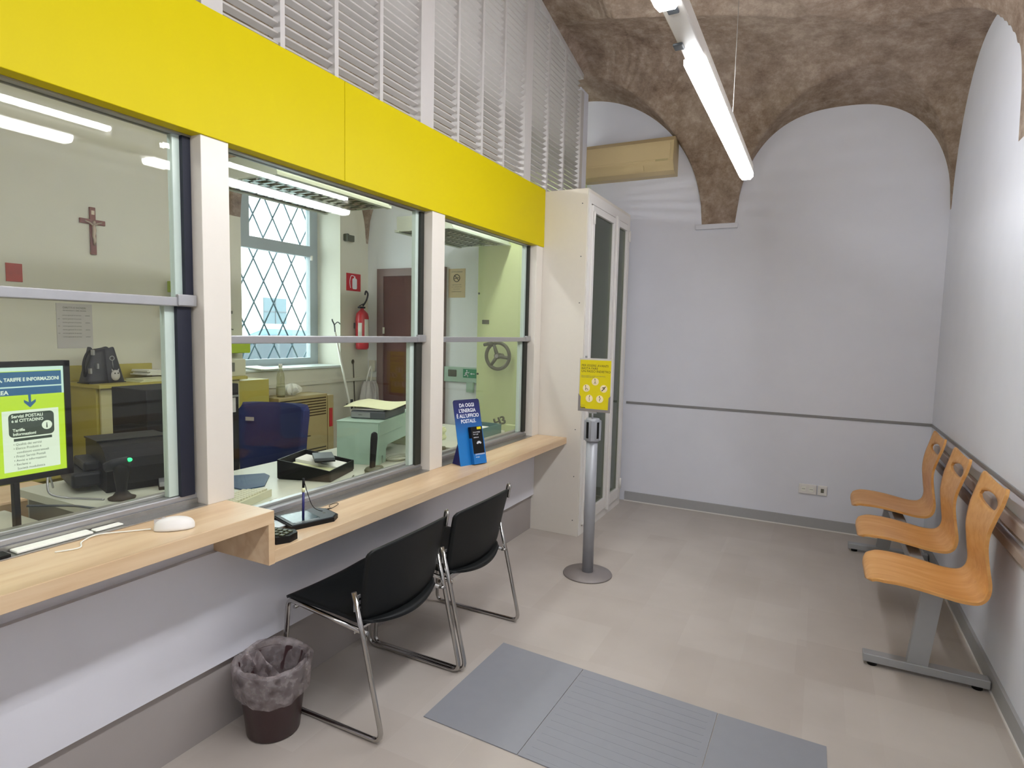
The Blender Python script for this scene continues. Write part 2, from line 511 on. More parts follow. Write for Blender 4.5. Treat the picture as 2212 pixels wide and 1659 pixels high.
# office outer wall, with the window opening (thick reveal)
WY0, WY1, WZ0, WZ1 = 3.60, 4.806, 1.09, 2.83
b = B()
b.box(XO - .45, XO, YF - .2, WY0, 0, ZT)
b.box(XO - .45, XO, WY1, YB, 0, ZT)
b.box(XO - .45, XO, WY0, WY1, 0, WZ0)
b.box(XO - .45, XO, WY0, WY1, WZ1, ZT)
struct('wall_left', b, 'office_wall')
# office side skin of the far wall is brighter paint
b = B(); b.box(-2.60, -0.02, YB - .006, YB + .0, 0.0, 2.9); struct('wall_office_back', b, 'office_white')

# vaulted ceiling
ZS = 2.43
def g(t):
    t = max(0.0, min(1.0, t)); return math.sqrt(max(0.0, 1 - (1 - t) ** 2))
def arch(t, p=2.0, q=2.0):
    t = abs(t)
    return (1 - t ** p) ** (1 / q) if t < 1 else -1
LUN_B = [(-0.15, 1.11, 1.145, 2.0, 2.0), (1.945, 0.712, 0.81, 2.5, 2.2), (-2.0, 0.6, 0.7, 2.3, 2.1)]
LUN_R = [(4.40, 0.80, 0.88, 2.2, 2.0), (2.35, 0.85, 0.95, 2.1, 2.0), (0.25, 0.85, 0.95, 2.1, 2.0), (-1.4, .65, .8, 2.2, 2)]
def vault(x, y):
    db, dr, dl, df = YB - y, XW - x, x - XO, y - YF
    d = min(db, dr, dl, df)
    z = ZS + 1.34 * g(d / 2.63)
    for xc, a, h, p, q in LUN_B:
        k = arch((x - xc) / a, p, q)
        if k > 0 and db < 2.7: z = max(z, ZS + h * k + .21 * db)
        if k > 0 and df < 2.7: z = max(z, ZS + h * k + .21 * df)
    for yc, a, h, p, q in LUN_R:
        k = arch((y - yc) / a, p, q)
        if k > 0 and dr < 2.6: z = max(z, ZS + h * k + .18 * dr)
        if k > 0 and dl < 2.6: z = max(z, ZS + h * k + .18 * dl)
    return z
def line(a, b_, step):
    n = int(math.ceil((b_ - a) / step)); return [a + (b_ - a) * i / n for i in range(n + 1)]
xs = line(XO, 0.6, .03)[:-1] + line(0.6, XW, .0125)
ys = line(YF, 2.9, .03)[:-1] + line(2.9, YB - .1, .0135)[:-1] + line(YB - .1, YB, .008)
vs = [(x, y, vault(x, y)) for x in xs for y in ys]
ny = len(ys)
fs = [(i * ny + j, i * ny + j + 1, (i + 1) * ny + j + 1, (i + 1) * ny + j) for i in range(len(xs) - 1) for j in range(ny - 1)]
me = bpy.data.meshes.new('ceiling'); me.from_pydata(vs, [], fs); me.materials.append(MAT['vault'])
me.polygons.foreach_set('use_smooth', [True] * len(me.polygons)); me.update()
o = bpy.data.objects.new('ceiling', me); COL.objects.link(o); o['kind'] = 'structure'
# roof slab closing the shell above the vault
b = B(); b.box(XO - .45, XW + .2, YF - .2, YB + .2, ZT, ZT + .15); struct('ceiling_slab', b, 'vault')

# skirting, dado strips, pier cap
b = B()
b.box(.40, XW - .013, YB - .014, YB, .006, .085); b.box(.40, XW - .013, YB - .02, YB, 0, .008, mi=1)
struct('baseboard_back', b, ['grey_base', 'white_metal'])
b = B()
b.box(XW - .014, XW, YF, YB, .006, .085); b.box(XW - .02, XW, YF, YB, 0, .008, mi=1)
struct('baseboard_right', b, ['grey_base', 'white_metal'])
b = B(); b.box(.38, XW, YB - .008, YB, .885, .905, .002); struct('trim_1', b, 'dado')
b = B(); b.box(XW - .008, XW, YF, YB, .885, .905, .002); struct('trim_2', b, 'dado')
b = B(); b.box(.915, 1.25, YB - .03, YB, 2.385, 2.425, .006); struct('trim_3', b, 'wall')
b = B(); b.box(XO, XO + .02, YF, YB, .93, .965, .003); struct('trim_4', b, 'office_wall')
b = B(); b.box(XO, -2.46, YB - .026, YB - .006, .93, .965, .003); struct('trim_5', b, 'office_wall')

# ------------------------------------------------------------------ counter front wall
b = B()
b.box(.0, .022, YF, 4.08, .268, .69); b.box(-.03, .0, YF, 4.08, .27, .73)
struct('wall_counter_panel', b, 'panel')
b = B(); b.box(-.03, .0, YF, 4.08, 0, .27); struct('wall_counter_plinth', b, 'plinth')
# recessed joint lines in the plinth
# ---- shelves
def shelf(name, label, boxes, loc):
    t = T(name, label, 'counter', loc)
    for pn, bx in boxes:
        bb = B(); bb.box(*bx, bev=.0015); t.part(pn, bb, 'maple')
    return t
shelf('low_counter', 'long low maple-effect counter shelf under the two far teller windows',
      [('worktop', (.0, .28, 1.412, 2.905, .690, .735)), ('worktop', (.0, .28, 2.906, 4.078, .690, .735))], (.14, 2.7, .69))
shelf('high_counter', 'raised maple-effect counter shelf in front of the near teller window',
      [('worktop', (.0, .285, -1.6, 1.410, .832, .877)), ('end_board', (.0, .285, 1.386, 1.4115, .690, .832))], (.14, 0, .69))

# ---- posts between windows
PY = [(0.0, .12), (1.335, 1.44), (2.665, 2.785), (3.972, 4.078)]
PL = ['white painted post at the far left end of the teller windows',
      'white painted post standing on the step between high and low counter',
      'white painted post between the two windows over the low counter',
      'white painted post between the last teller window and the white booth']
for (y0, y1), lab in zip(PY, PL):
    z0 = .877 if y0 < 1.39 else .735
    bb = B(); bb.box(-.06, .047, y0, y1, z0, 2.13, .002)
    single('window_post', bb, 'white', lab, 'post', (0, (y0 + y1) / 2, z0), 'posts between the teller windows')

# ---- service windows (two staggered panes of thick glass with a rail)
def service_window(label, y0, y1, zb, zr, gasket):
    t = T('teller_window', label, 'window', (-.03, (y0 + y1) / 2, zb), group='teller windows along the counter')
    bb = B(); bb.box(-.040, -.026, y0, y1 - .055, zr + .022, 2.12); t.part('upper_pane', bb, 'glass')
    bb = B(); bb.box(-.040, -.026, y0, y1 - .095, zb + .04, zr - .005); t.part('lower_pane', bb, 'glass')
    bb = B()
    bb.box(-.050, .012, y0, y1 - .012, zr - .006, zr + .024, .003)
    bb.box(.000, .018, y1 - .07, y1 - .004, zr - .004, zr + .034, .003)
    t.part('middle_rail', bb, 'alu')
    for bx in ((-.045, -.020, y1 - .055, y1 - .030, zr + .024, 2.12), (-.045, -.02, y1 - .095, y1 - .062, zb + .04, zr - .006)):
        bb = B(); bb.box(*bx); t.part('glass_edge', bb, 'glass_edge')
    for bx in ((-.05, -.004, y1 - .030, y1 - .002, zr + .024, 2.12), (-.05, -.004, y1 - .062, y1 - .012, zb + .035, zr - .006)):
        bb = B(); bb.box(*bx); t.part('side_gasket', bb, gasket)
    bb = B()
    bb.box(-.075, -.012, y0, y1, zb, zb + .038, .004)
    bb.box(-.072, -.045, y0, y1, zb + .038, zb + .05, .003)
    t.part('bottom_rail', bb, 'alu')
    bb = B(); bb.box(-.010, .050, y0 + .0, y1 - .004, zb - .0, zb + .004, .001); bb.box(-.01, -.002, y0, y1 - .004, zb + .004, zb + .02)
    t.part('steel_tray', bb, 'steel')
    bb = B(); bb.box(-.05, -.002, y0, y1, 2.12, 2.17); t.part('top_rail', bb, 'alu')
    return t
service_window('teller window over the high counter, a lit information screen behind it', .12, 1.335, .877, 1.565, 'rubber')
service_window('middle teller window with the barred outside window seen through it', 1.44, 2.665, .735, 1.44, 'rubber2')
service_window('narrow-looking far teller window with the green safe behind it', 2.785, 3.972, .735, 1.44, 'rubber2')

# ---- yellow fascia
bb = B(); bb.box(.0, .056, YF, 2.0, 2.125, 2.537, .002)
single('fascia_panel', bb, 'yellow', 'long yellow fascia board over the near windows, left of the thin seam', 'panel', (.03, 0, 2.125), 'yellow fascia boards')
bb = B(); bb.box(.0, .056, 2.002, 4.078, 2.125, 2.537, .002)
single('fascia_panel', bb, 'yellow', 'yellow fascia board over the far windows, ending against the white booth', 'panel', (.03, 3, 2.125), 'yellow fascia boards')

# ---- louvred partition above fascia
def top_z(y):
    return vault(0.0, y)
def grille(label, y0, y1, minors, zlo, z_extra=None):
    t = T('louvre_screen', label, 'screen', (0, (y0 + y1) / 2, zlo), group='louvred screens above the yellow fascia')
    for ym in minors:
        bb = B(); bb.prism([(ym - .011, zlo), (ym + .011, zlo), (ym + .011, top_z(ym) - .01), (ym - .011, top_z(ym) - .01)], 'x', -.012, .026)
        t.part('mullion', bb, 'grille')
    bb = B()
    z = zlo + .012
    n = 24
    while z < 3.9:
        # find the part of this slat under the vault
        seg = []
        for k in range(n + 1):
            y = y0 + (y1 - y0) * k / n
            ok = top_z(y) > z + .02
            if ok: seg.append(y)
        if seg:
            ya, yb_ = seg[0], seg[-1]
            if yb_ - ya > .02:
                bb.prism([(-.012, z), (.014, z + .010), (.016, z + .016), (-.014, z + .006)], 'y', ya, yb_)
        z += .038
    t.part('slats', bb, 'slat')
    return t
grille('louvred screen over the near windows, left of the first wide upright', 1.44, 2.575, [1.70, 1.985, 2.275], 2.54)
grille('middle louvred screen between the two wide uprights', 2.69, 3.765, [2.935, 3.20, 3.475], 2.54)
grille('last louvred screen that narrows under the vault beside the air conditioner', 3.87, 4.80, [4.16, 4.47], 2.54)
grille('louvred screen left of the plain upright, mostly out of the frame', .25, 1.36, [.52, .8, 1.08], 2.54)
for (y0, y1, lab) in [(1.36, 1.44, 'wide upright at the left end of the louvred screens'), (2.575, 2.69, 'wide grey-white upright between the first two louvred screens'), (3.765, 3.87, 'wide grey-white upright between the last two louvred screens')]:
    bb = B(); bb.prism([(y0, 2.54), (y1, 2.54), (y1, top_z(y1) - .01), (y0, top_z(y0) - .01)], 'x', -.04, .03)
    single('screen_upright', bb, 'grille', lab, 'upright', (0, (y0 + y1) / 2, 2.54), 'uprights of the louvred screens')
bb = B(); bb.box(-.03, .03, 4.80, 4.86, 2.54, 3.50); 
ysl = [3.86 + .07 * k for k in range(15)]
for k in range(len(ysl) - 1):
    a, c = ysl[k], ysl[k + 1]
    bb.prism([(a, top_z(a) - .05), (c, top_z(c) - .05), (c, top_z(c) - .012), (a, top_z(a) - .012)], 'x', -.02, .028)
single('screen_edge_frame', bb, 'grille', 'sloping edge frame that closes the louvred screens against the vault', 'frame', (0, 4.8, 2.54))
bb = B(); bb.box(-.03, .0, 4.86, 5.04, 2.54, 3.55); single('infill_panel', bb, 'wall', 'plain wall strip between the louvred screens and the far wall', 'panel', (0, 5, 2.54))
bb = B(); bb.box(-.03, .0, 4.08, YB - .007, 0, 2.54); struct('wall_booth_inner', bb, 'wall')

# ------------------------------------------------------------------ white booth with glazed doors
t = T('booth', 'tall white booth with two narrow glazed doors at the end of the counter', 'booth', (.19, 4.6, 0))
bb = B(); bb.box(.0, .385, 4.08, 4.105, .0, 2.525, .002)
for z in (.12, .45, .80, 1.72, 2.05, 2.42): bb.cyl((.345, 4.081, z), (.345, 4.077, z), .004, seg=8, mi=1)
t.part('side_panel', bb, ['white', 'dark_grey'])
bb = B(); bb.box(.0, .385, 4.105, 5.13, 2.50, 2.525); t.part('top_panel', bb, 'white')
bb = B(); bb.box(.0, .385, 5.105, 5.13, 0, 2.50); t.part('far_panel', bb, 'white')
bb = B()
bb.box(.345, .388, 4.105, 4.150, 0, 2.50); bb.box(.345, .388, 5.055, 5.105, 0, 2.50)
bb.box(.345, .388, 4.150, 5.055, 2.43, 2.50); bb.box(.345, .388, 4.150, 5.055, 0.0, .06)
t.part('door_frame', bb, 'white_metal')
for k, (y0, y1, lab) in enumerate([(4.155, 4.695, 'near glazed door'), (4.742, 5.052, 'far glazed door')]):
    z0, z1 = .07, 2.42
    bb = B(); w = .045
    bb.box(.36, .402, y0, y0 + w, z0, z1, .003); bb.box(.36, .402, y1 - w, y1, z0, z1, .003)
    bb.box(.36, .402, y0 + w, y1 - w, z1 - .05, z1, .003); bb.box(.36, .402, y0 + w, y1 - w, z0, z0 + .09, .003)
    d = t.part('door', bb, 'white_metal', label=lab)
    bb = B(); bb.box(.378, .384, y0 + w, y1 - w, z0 + .09, z1 - .05); t.part('pane', bb, 'glass_dark', parent=d)
    for zz in (.2, 2.33):
        bb = B(); bb.cyl((.41, y0 + .004 if k == 0 else y1 - .004, zz - .045), (.41, y0 + .004 if k == 0 else y1 - .004, zz + .045), .009, seg=10)
        t.part('hinge', bb, 'white_metal', parent=d)
bb = B(); bb.box(.389, .415, 4.700, 4.738, .05, 2.44, .002); t.part('closing_strip', bb, 'white_metal')
bb = B(); bb.box(.388, .40, 4.12, 4.135, 1.19, 1.34, .002); t.part('push_plate', bb, 'alu')

# ------------------------------------------------------------------ suspended lamp line
XL, ZL = 1.47, 2.42
t = T('trunk_lamp', 'long suspended white trunking lamp hanging under the vault, one glowing diffuser in view', 'lamp', (XL, 1.8, ZL))
bb = B(); bb.box(XL - .032, XL + .032, -1.9, 3.75, ZL + .012, ZL + .065, .004)
t.part('trunking', bb, 'lamp_body')
for (y0, y1) in ((2.14, 3.73), (.1, 1.74), (-1.85, -.25)):
    bb = B()
    w = .036
    bb.prism([(-w, .012), (w, .012), (w, -.006), (w * .6, -.022), (-w * .6, -.022), (-w, -.006)], 'y', y0, y1, M=Matrix.Translation((XL, 0, ZL)))
    t.part('diffuser', bb, 'lens')
for y0, dx in ((2.03, -.03), (1.80, 0.0)):
    bb = B(); bb.box(XL - .016 + dx, XL + .016 + dx, y0 - .02, y0 + .02, ZL + .004, ZL + .0125, .003); t.part('spot_socket', bb, 'dark_grey')
for (y0, y1) in ((2.2, 3.7), (.42, 1.92)):
    bb = B(); bb.cyl((XL - .030, y0, ZL + .098), (XL - .030, y1, ZL + .098), .013, seg=12); t.part('tube', bb, 'tube')
    for yy in (y0 - .012, y1 + .012):
        bb = B(); bb.box(XL - .044, XL - .0, yy - .01, yy + .01, ZL + .06, ZL + .115, .002); t.part('tube_holder', bb, 'white_metal')
for yy in (-1.2, 1.0, 3.0):
    bb = B(); bb.cyl((XL + .01, yy, ZL + .06), (XL + .01, yy, vault(XL, yy) - .0), .0015, seg=6); t.part('hanging_wire', bb, 'steel')

# added lamp line, never in view, to brighten the office behind the glass
t = T('trunk_lamp', 'added unseen trunking lamp that brightens the office, hidden above the yellow fascia', 'lamp', (-.55, 1.5, 2.7))
bb = B(); bb.box(-.582, -.518, -.6, 4.90, 2.712, 2.765, .004); t.part('trunking', bb, 'lamp_body')
for (y0, y1) in ((2.05, 3.69), (-.3, 1.34), (3.75, 4.85)):
    bb = B(); bb.prism([(-.036, .012), (.036, .012), (.036, -.006), (.022, -.022), (-.022, -.022), (-.036, -.006)], 'y', y0, y1, M=Matrix.Translation((-.55, 0, 2.7))); t.part('diffuser', bb, 'lens')
for yy in (.3, 3.0):
    bb = B(); bb.cyl((-.55, yy, 2.765), (-.55, yy, vault(-.55, yy)), .0015, seg=6); t.part('hanging_wire', bb, 'steel')

# ------------------------------------------------------------------ air conditioner on the far wall
t = T('air_conditioner', 'aged cream split air conditioner on the far wall under the left arch', 'air conditioner', (.33, YB, 2.84))
bb = B()
def acp(): return [(YB, 2.84), (YB, 3.13), (YB - .15, 3.13), (YB - .19, 3.09), (YB - .195, 2.93), (YB - .15, 2.86), (YB - .09, 2.84)]
bb.prism(acp(), 'x', -.07, .745)
t.part('housing', bb, 'ac')
bb = B(); bb.prism([(YB - .196, 3.07), (YB - .2, 3.07), (YB - .2, 2.945), (YB - .196, 2.945)], 'x', -.05, .72); t.part('front_panel', bb, 'ac')
bb = B(); bb.prism([(YB - .165, 2.868), (YB - .19, 2.905), (YB - .194, 2.905), (YB - .168, 2.864)], 'x', -.03, .50); t.part('air_flap', bb, 'ac')
bb = B(); bb.box(.60, .70, YB - .199, YB - .19, 2.93, 2.95); t.part('display', bb, 'heater')

# wall sockets
t = T('socket_plate', 'white double socket plate low on the far wall', 'socket', (1.92, YB, .28))
bb = B(); bb.box(1.817, 1.945, YB - .016, YB, .275, .352, .004); t.part('plate', bb, 'white_metal')
for cx in (1.852, 1.908):
    bb = B(); bb.box(cx - .018, cx + .018, YB - .0185, YB - .015, .295, .333, .002); ot = t.part('outlet', bb, 'paper')
    for dx in (-.008, 0, .008):
        bb = B(); bb.cyl((cx + dx, YB - .0187, .314), (cx + dx, YB - .0192, .314), .0025, seg=8); t.part('pin_hole', bb, 'ink', parent=ot)
t = T('switch_box', 'small white single box right of the double socket on the far wall', 'socket', (1.985, YB, .28))
bb = B(); bb.box(1.952, 2.018, YB - .016, YB, .275, .352, .004); t.part('plate', bb, 'white_metal')
bb = B(); bb.box(1.974, 1.996, YB - .02, YB - .015, .298, .33, .002); t.part('outlet', bb, 'ink_grey')

# ------------------------------------------------------------------ black chairs
def make_chair():
    t = T('stacking_chair', '', 'chair', (0, 0, 0), local=True)
    def arc(p, a, c, r, n=5):
        """round the corner at a between p and c"""
        p, a, c = Vector(p), Vector(a), Vector(c)
        d1, d2 = (p - a).normalized(), (c - a).normalized()
        A, C_ = a + d1 * r, a + d2 * r
        return [((1 - k / n) ** 2) * A + 2 * (1 - k / n) * (k / n) * a + (k / n) ** 2 * C_ for k in range(n + 1)]
    for s in (-1, 1):
        y = s * .262; yi = s * .235
        P = [(.450, y, .545), (.497, y, .375), (.585, y, .011), (.075, y, .011), (.090, yi, .428), (.49, yi + s * .0, .385)]
        pts = [P[0]] + [P[1]] + arc(P[1], P[2], P[3], .05) + arc(P[2], P[3], P[4], .04) + arc(P[3], P[4], P[5], .03) + [Vector(P[5])]
        bb = B(); bb.tube(pts, .0095, 10); t.part('side_frame', bb, 'chrome')
        bb = B(); bb.box(.455, .460, y - s * .014 - .022, y - s * .014 + .012, .475, .53, .001)
        for zz in (.490, .514): bb.cyl((.4600, y - s * .02, zz), (.4612, y - s * .02, zz), .005, seg=10, mi=1)
        t.part('bracket', bb, ['alu', 'black'])
        bb = B(); bb.tube([(.49, y * .93, .30 + .08), (.50, y, .375)], .007, 8); t.part('joint_bolt', bb, 'chrome')
    for xx, zz in ((.12, .40), (.42, .372)):
        bb = B(); bb.tube([(xx, -.235, zz), (xx, .235, zz)], .008, 8); t.part('cross_tube', bb, 'chrome')
    def seat(u, v):
        # u across, v front to back
        w = .238 + .006 * math.sin(PI * v)
        cu = (u - .5) * 2
        fr = max(0, 1 - v / .12)
        ro = max(0, (v - .86) / .14)
        w *= (1 - .10 * fr ** 2.2) * (1 - .16 * ro ** 2.2)
        x = .068 + .42 * v - .012 * cu * cu * fr + .045 * (1 - cu * cu) * max(0, (v - .55) / .45)
        z = .443 - .012 * v - .022 * (1 - cu * cu) * math.sin(PI * min(1, v * 1.1)) - .025 * fr ** 2
        z -= .035 * max(0, (v - .6) / .4) ** 1.5 * (1 - .6 * cu * cu)
        return (x, cu * w, z)
    bb = B(); bb.sheet(seat, 22, 24, .011); t.part('seat', bb, 'chair_black')
    def back(u, v):
        cu = (u - .5) * 2
        top = max(0, (v - .88) / .12); bot = max(0, (.18 - v) / .18)
        w = (.232 + .026 * v) * (1 - .09 * top ** 2.4) * (1 - .10 * bot ** 2.0)
        z = .415 + .30 * v - .012 * cu * cu * (v > .5) * top
        x = .455 + .055 * v ** 1.3 + .038 * (1 - cu * cu) * (1 - .25 * v)
        return (x, cu * w, z)
    bb = B(); bb.sheet(back, 24, 20, .011); t.part('backrest', bb, 'chair_black')
    for s in (1,):
        bb = B(); bb.tube([(.438, s * .238, .44), (.50, s * .246, .68), (.507, s * .247, .722), (.517, s * .244, .73), (.525, s * .24, .715), (.515, s * .24, .66)], .006, 8)
        t.part('back_tube', bb, 'chrome')
    return t.e
c1 = make_chair()
c1['label'] = 'nearer black shell chair on chrome sled legs, beside the waste bin'
c1.location = (.0, 1.880, 0)
c2 = copy_tree(c1); c2.location = (.018, 2.424, 0)
c2['label'] = 'farther black shell chair on chrome sled legs, nearer the sign post'
for c in (c1, c2): c['group'] = 'black chairs pulled up to the low counter'

# ------------------------------------------------------------------ bench of three beech seats
t = T('beam_bench', 'three-seat beech plywood beam bench on grey steel legs along the right wall', 'bench', (2.4, 3.8, 0))
prof = [(2.150, .432), (2.160, .452), (2.19, .463), (2.25, .462), (2.33, .452), (2.42, .438), (2.485, .432), (2.535, .440), (2.566, .468), (2.580, .51), (2.580, .56), (2.572, .62), (2.566, .68), (2.570, .74), (2.583, .80), (2.600, .86), (2.615, .925)]
cum = [0]
for a, c in zip(prof, prof[1:]): cum.append(cum[-1] + math.hypot(c[0] - a[0], c[1] - a[1]))
def cat(p, t_):
    s_ = t_ * cum[-1]
    for i in range(len(cum) - 1):
        if s_ <= cum[i + 1] + 1e-9:
            f = (s_ - cum[i]) / (cum[i + 1] - cum[i]); break
    P = [p[max(0, i - 1)], p[i], p[i + 1], p[min(len(p) - 1, i + 2)]]
    r = []
    for k in (0, 1):
        a, b_, c, d = [q[k] for q in P]
        r.append(.5 * ((2 * b_) + (-a + c) * f + (2 * a - 5 * b_ + 4 * c - d) * f * f + (-a + 3 * b_ - 3 * c + d) * f ** 3))
    return r
def halfw(v):
    pts = [(0, .10), (.012, .15), (.035, .19), (.09, .214), (.25, .215), (.42, .208), (.55, .200), (.68, .186), (.76, .186), (.86, .202), (.93, .208), (.975, .205), (1, .185)]
    for (a, wa), (c, wc) in zip(pts, pts[1:]):
        if v <= c:
            f = (v - a) / (c - a); f = f * f * (3 - 2 * f); return wa + (wc - wa) * f
    return pts[-1][1]
yc = [3.165, 3.83, 4.50]
for k, y in enumerate(yc):
    def seatfn(u, v, y=y):
        cu = (u - .5) * 2
        x, z = cat(prof, v)
        z += .014 * cu * cu * math.sin(PI * min(1, v / .5)) * (v < .5)
        if v > .94: z -= .022 * (1 - cu * cu) * (v - .94) / .06
        x -= .016 * cu * cu * (1 if v > .6 else max(0, (v - .45) / .15))
        return (x, y + cu * halfw(v), z)
    bb = B(); bb.sheet(seatfn, 26, 64, .012, hole=(.5, .895, .36, .032))
    t.part('seat_shell', bb, 'beech')
    bb = B(); bb.box(2.33, 2.47, y - .03, y + .03, .405, .436, .003)
    t.part('seat_bracket', bb, 'bench_steel')
bb = B(); bb.box(2.375, 2.435, 3.18, 4.82, .350, .405, .004); t.part('beam', bb, 'bench_steel')
for yl in (3.155, 4.84):
    bb = B(); bb.prism([(2.335, .05), (2.415, .05), (2.452, .404), (2.372, .404)], 'y', yl - .02, yl + .02); 
    bb.box(2.165, 2.64, yl - .028, yl + .028, .018, .056, .004)
    lg = t.part('leg', bb, 'bench_steel')
    for xx in (2.205, 2.60):
        bb = B(); bb.cyl((xx, yl, 0), (xx, yl, .02), .02, seg=14); t.part('rubber_foot', bb, 'black', parent=lg)
# wall bumper rail behind bench
t = T('wall_rail', 'pale wooden bumper rail on the right wall behind the bench', 'rail', (XW, 3.0, .78))
bb = B(); bb.box(XW - .028, XW - .0, .6, 4.9, .745, .80, .006); t.part('rail', bb, 'rail_wood')
bb = B(); bb.box(XW - .028, XW - .0, .6, 4.9, .655, .70, .006); t.part('rail', bb, 'rail_wood')

# ------------------------------------------------------------------ stanchion with sign
SX, SY = .690, 3.47
t = T('barrier_post', 'grey tubular barrier post on a round base in front of the booth', 'post', (SX, SY, 0))
bb = B(); bb.lathe([(.150, 0), (.153, .004), (.150, .010), (.06, .016), (.045, .02)], (SX, SY, 0), 56); t.part('base', bb, 'stanchion_base')
bb = B(); bb.cyl((SX, SY, .014), (SX, SY, .86), .0345, seg=36); t.part('pole', bb, 'stanchion')
bb = B()
bb.lathe([(.042, .845), (.044, .85), (.044, .975), (.040, .985), (.0, .986)], (SX, SY, 0), 32)
for a in (0, 90, 180, 270):
    m = Matrix.Translation((SX, SY, 0)) @ Matrix.Rotation(R(a + 22), 4, 'Z')
    bb.box(-.013, .013, -.052, -.036, .85, .975, .003, M=m)
    
hd = t.part('belt_head', bb, 'stanchion')
bb = B()
for a in (45, 135, 225, 315):
    m = Matrix.Translation((SX, SY, 0)) @ Matrix.Rotation(R(a + 22), 4, 'Z')
    bb.box(-.008, .008, -.0465, -.0435, .865, .965, M=m)
t.part('slot', bb, 'black', parent=hd)
YS = SY - .02
t = T('sign_holder', 'small acrylic sign holder with a yellow notice on top of the barrier post', 'sign', (SX, YS, .98))
x0, x1 = SX - .09, SX + .115
bb = B(); bb.cyl((SX + .004, YS, .984), (SX + .004, YS, 1.025), .006, seg=10); bb.box(SX - .022, SX + .028, YS - .006, YS + .006, 1.018, 1.028, .001); t.part('stem', bb, 'alu')
fy = YS
bb = B()
bb.prism([(x0 + .0, 1.028), (x1 - .0, 1.028), (x1, 1.13), (x1 - .012, 1.118), (x1 - .014, 1.045), (x0 + .015, 1.045), (x0 + .015, 1.118), (x0, 1.135)], 'y', fy - .0055, fy - .003)
t.part('front_bracket', bb, 'stanchion_base')
bb = B(); bb.box(x0, x1, fy - .001, fy + .003, 1.028, 1.353, .0008); t.part('back_plate', bb, 'grille')
pb = B(); pb.box(x0 + .006, x1 - .004, fy - .003, fy - .001, 1.042, 1.342)
nt_ = t.part('notice', pb, 'sign_yellow')
def on_sign(u, v): return frame((x0 + u, fy - .0032, v), (1, 0, 0), (0, 0, 1))
t.part('lettering', text_bm('PER ESSERE AVANTI\nBASTA FARE\nUN PASSO INDIETRO', .0195, on_sign(.014, 1.302), .0002, spacing=.9), 'ink', parent=nt_)
tt = text_bm('abbiamo attivato un servizio a tua disposizione\nchiedi al nostro personale', .0082, on_sign(.014, 1.243), .0002)
t.part('small_print', tt, 'ink_grey', parent=nt_)
t.part('foot_print', text_bm('il personale', .006, on_sign(.016, 1.062), .0002), 'ink_grey', parent=nt_)
t.part('sender_name', text_bm('Postale', .011, on_sign(.014, 1.047), .0002, bold=.0004), 'ink', parent=nt_)
cs = [(.105, 1.212), (.050, 1.170), (.160, 1.172), (.070, 1.108), (.137, 1.108)]
for (cx, cz) in cs:
    bb = B(); bb.cyl((x0 + cx, fy - .0031, cz), (x0 + cx, fy - .0038, cz), .0225, seg=28); t.part('roundel', bb, 'sign_white', parent=nt_)
def stroke(b_, pts, r=.0013):
    b_.tube([(x0 + p[0], fy - .0040, p[1]) for p in pts], r, 6)
# small pictograms: standing figure, seated figure, signing hands, cane, pregnant figure
PICT = [([[(.103, 1.224), (.104, 1.210), (.098, 1.199)], [(.104, 1.210), (.110, 1.199)]], .0013, (.103, 1.227)),
        ([[(.044, 1.180), (.047, 1.168), (.056, 1.168), (.061, 1.158)], [(.046, 1.170), (.043, 1.162), (.049, 1.157)]], .0013, (.044, 1.184)),
        ([[(.148, 1.158), (.158, 1.168), (.163, 1.178), (.173, 1.186)], [(.151, 1.177), (.160, 1.180), (.166, 1.170)]], .0025, None),
        ([[(.072, 1.122), (.069, 1.112), (.072, 1.102), (.070, 1.094)]], .0013, (.073, 1.124)),
        ([[(.133, 1.120), (.139, 1.116), (.142, 1.110), (.136, 1.105), (.137, 1.096)]], .0016, (.136, 1.124))]
for strokes, rr_, hd_ in PICT:
    bi = B()
    for st_ in strokes: stroke(bi, st_, rr_)
    if hd_: bi.cyl((x0 + hd_[0], fy - .0039, hd_[1]), (x0 + hd_[0], fy - .0046, hd_[1]), .003, seg=10)
    t.part('pictogram', bi, 'ink', parent=nt_)

# ------------------------------------------------------------------ waste bin
BX, BY = .165, 1.50
t = T('waste_bin', 'dark brown plastic waste bin on the floor beside the nearer chair', 'bin', (BX, BY, 0))
bb = B(); bb.lathe([(.0, .004), (.088, .0), (.094, .006), (.122, .255), (.126, .262), (.122, .262), (.118, .255), (.090, .010), (.0, .010)], (BX, BY, 0), 48, capb=False, capt=False)
t.part('tub', bb, 'bin')
def crump(q, a, r, z):
    k = .0028 * math.sin(7 * a + z * 25) + .0022 * math.sin(13 * a + 1 + z * 30) + .0012 * math.sin(29 * a + z * 50)
    d = Vector((math.cos(a), math.sin(a), 0))
    return q + d * k + Vector((0, 0, .006 * math.sin(3 * a + .5) + .002 * math.sin(9 * a)))
bb = B(); bb.lathe([(.122, .150), (.128, .165), (.134, .20), (.139, .24), (.142, .268), (.132, .285), (.120, .278), (.113, .24), (.108, .18), (.098, .10), (.086, .03), (.05, .02), (.0, .018)], (BX, BY, 0), 90, fn=crump, capb=False, capt=False)
t.part('liner', bb, 'liner')
def fold(u, v):
    return (BX - .085 + .05 * u + .05 * v + .012 * math.sin(v * 9), BY - .06 + .10 * v * .7 + .05 * u, .285 - .17 * v + .02 * math.sin(u * 11 + v * 5))
bb = B(); bb.sheet(fold, 10, 14, .0015); t.part('liner_fold', bb, 'liner')

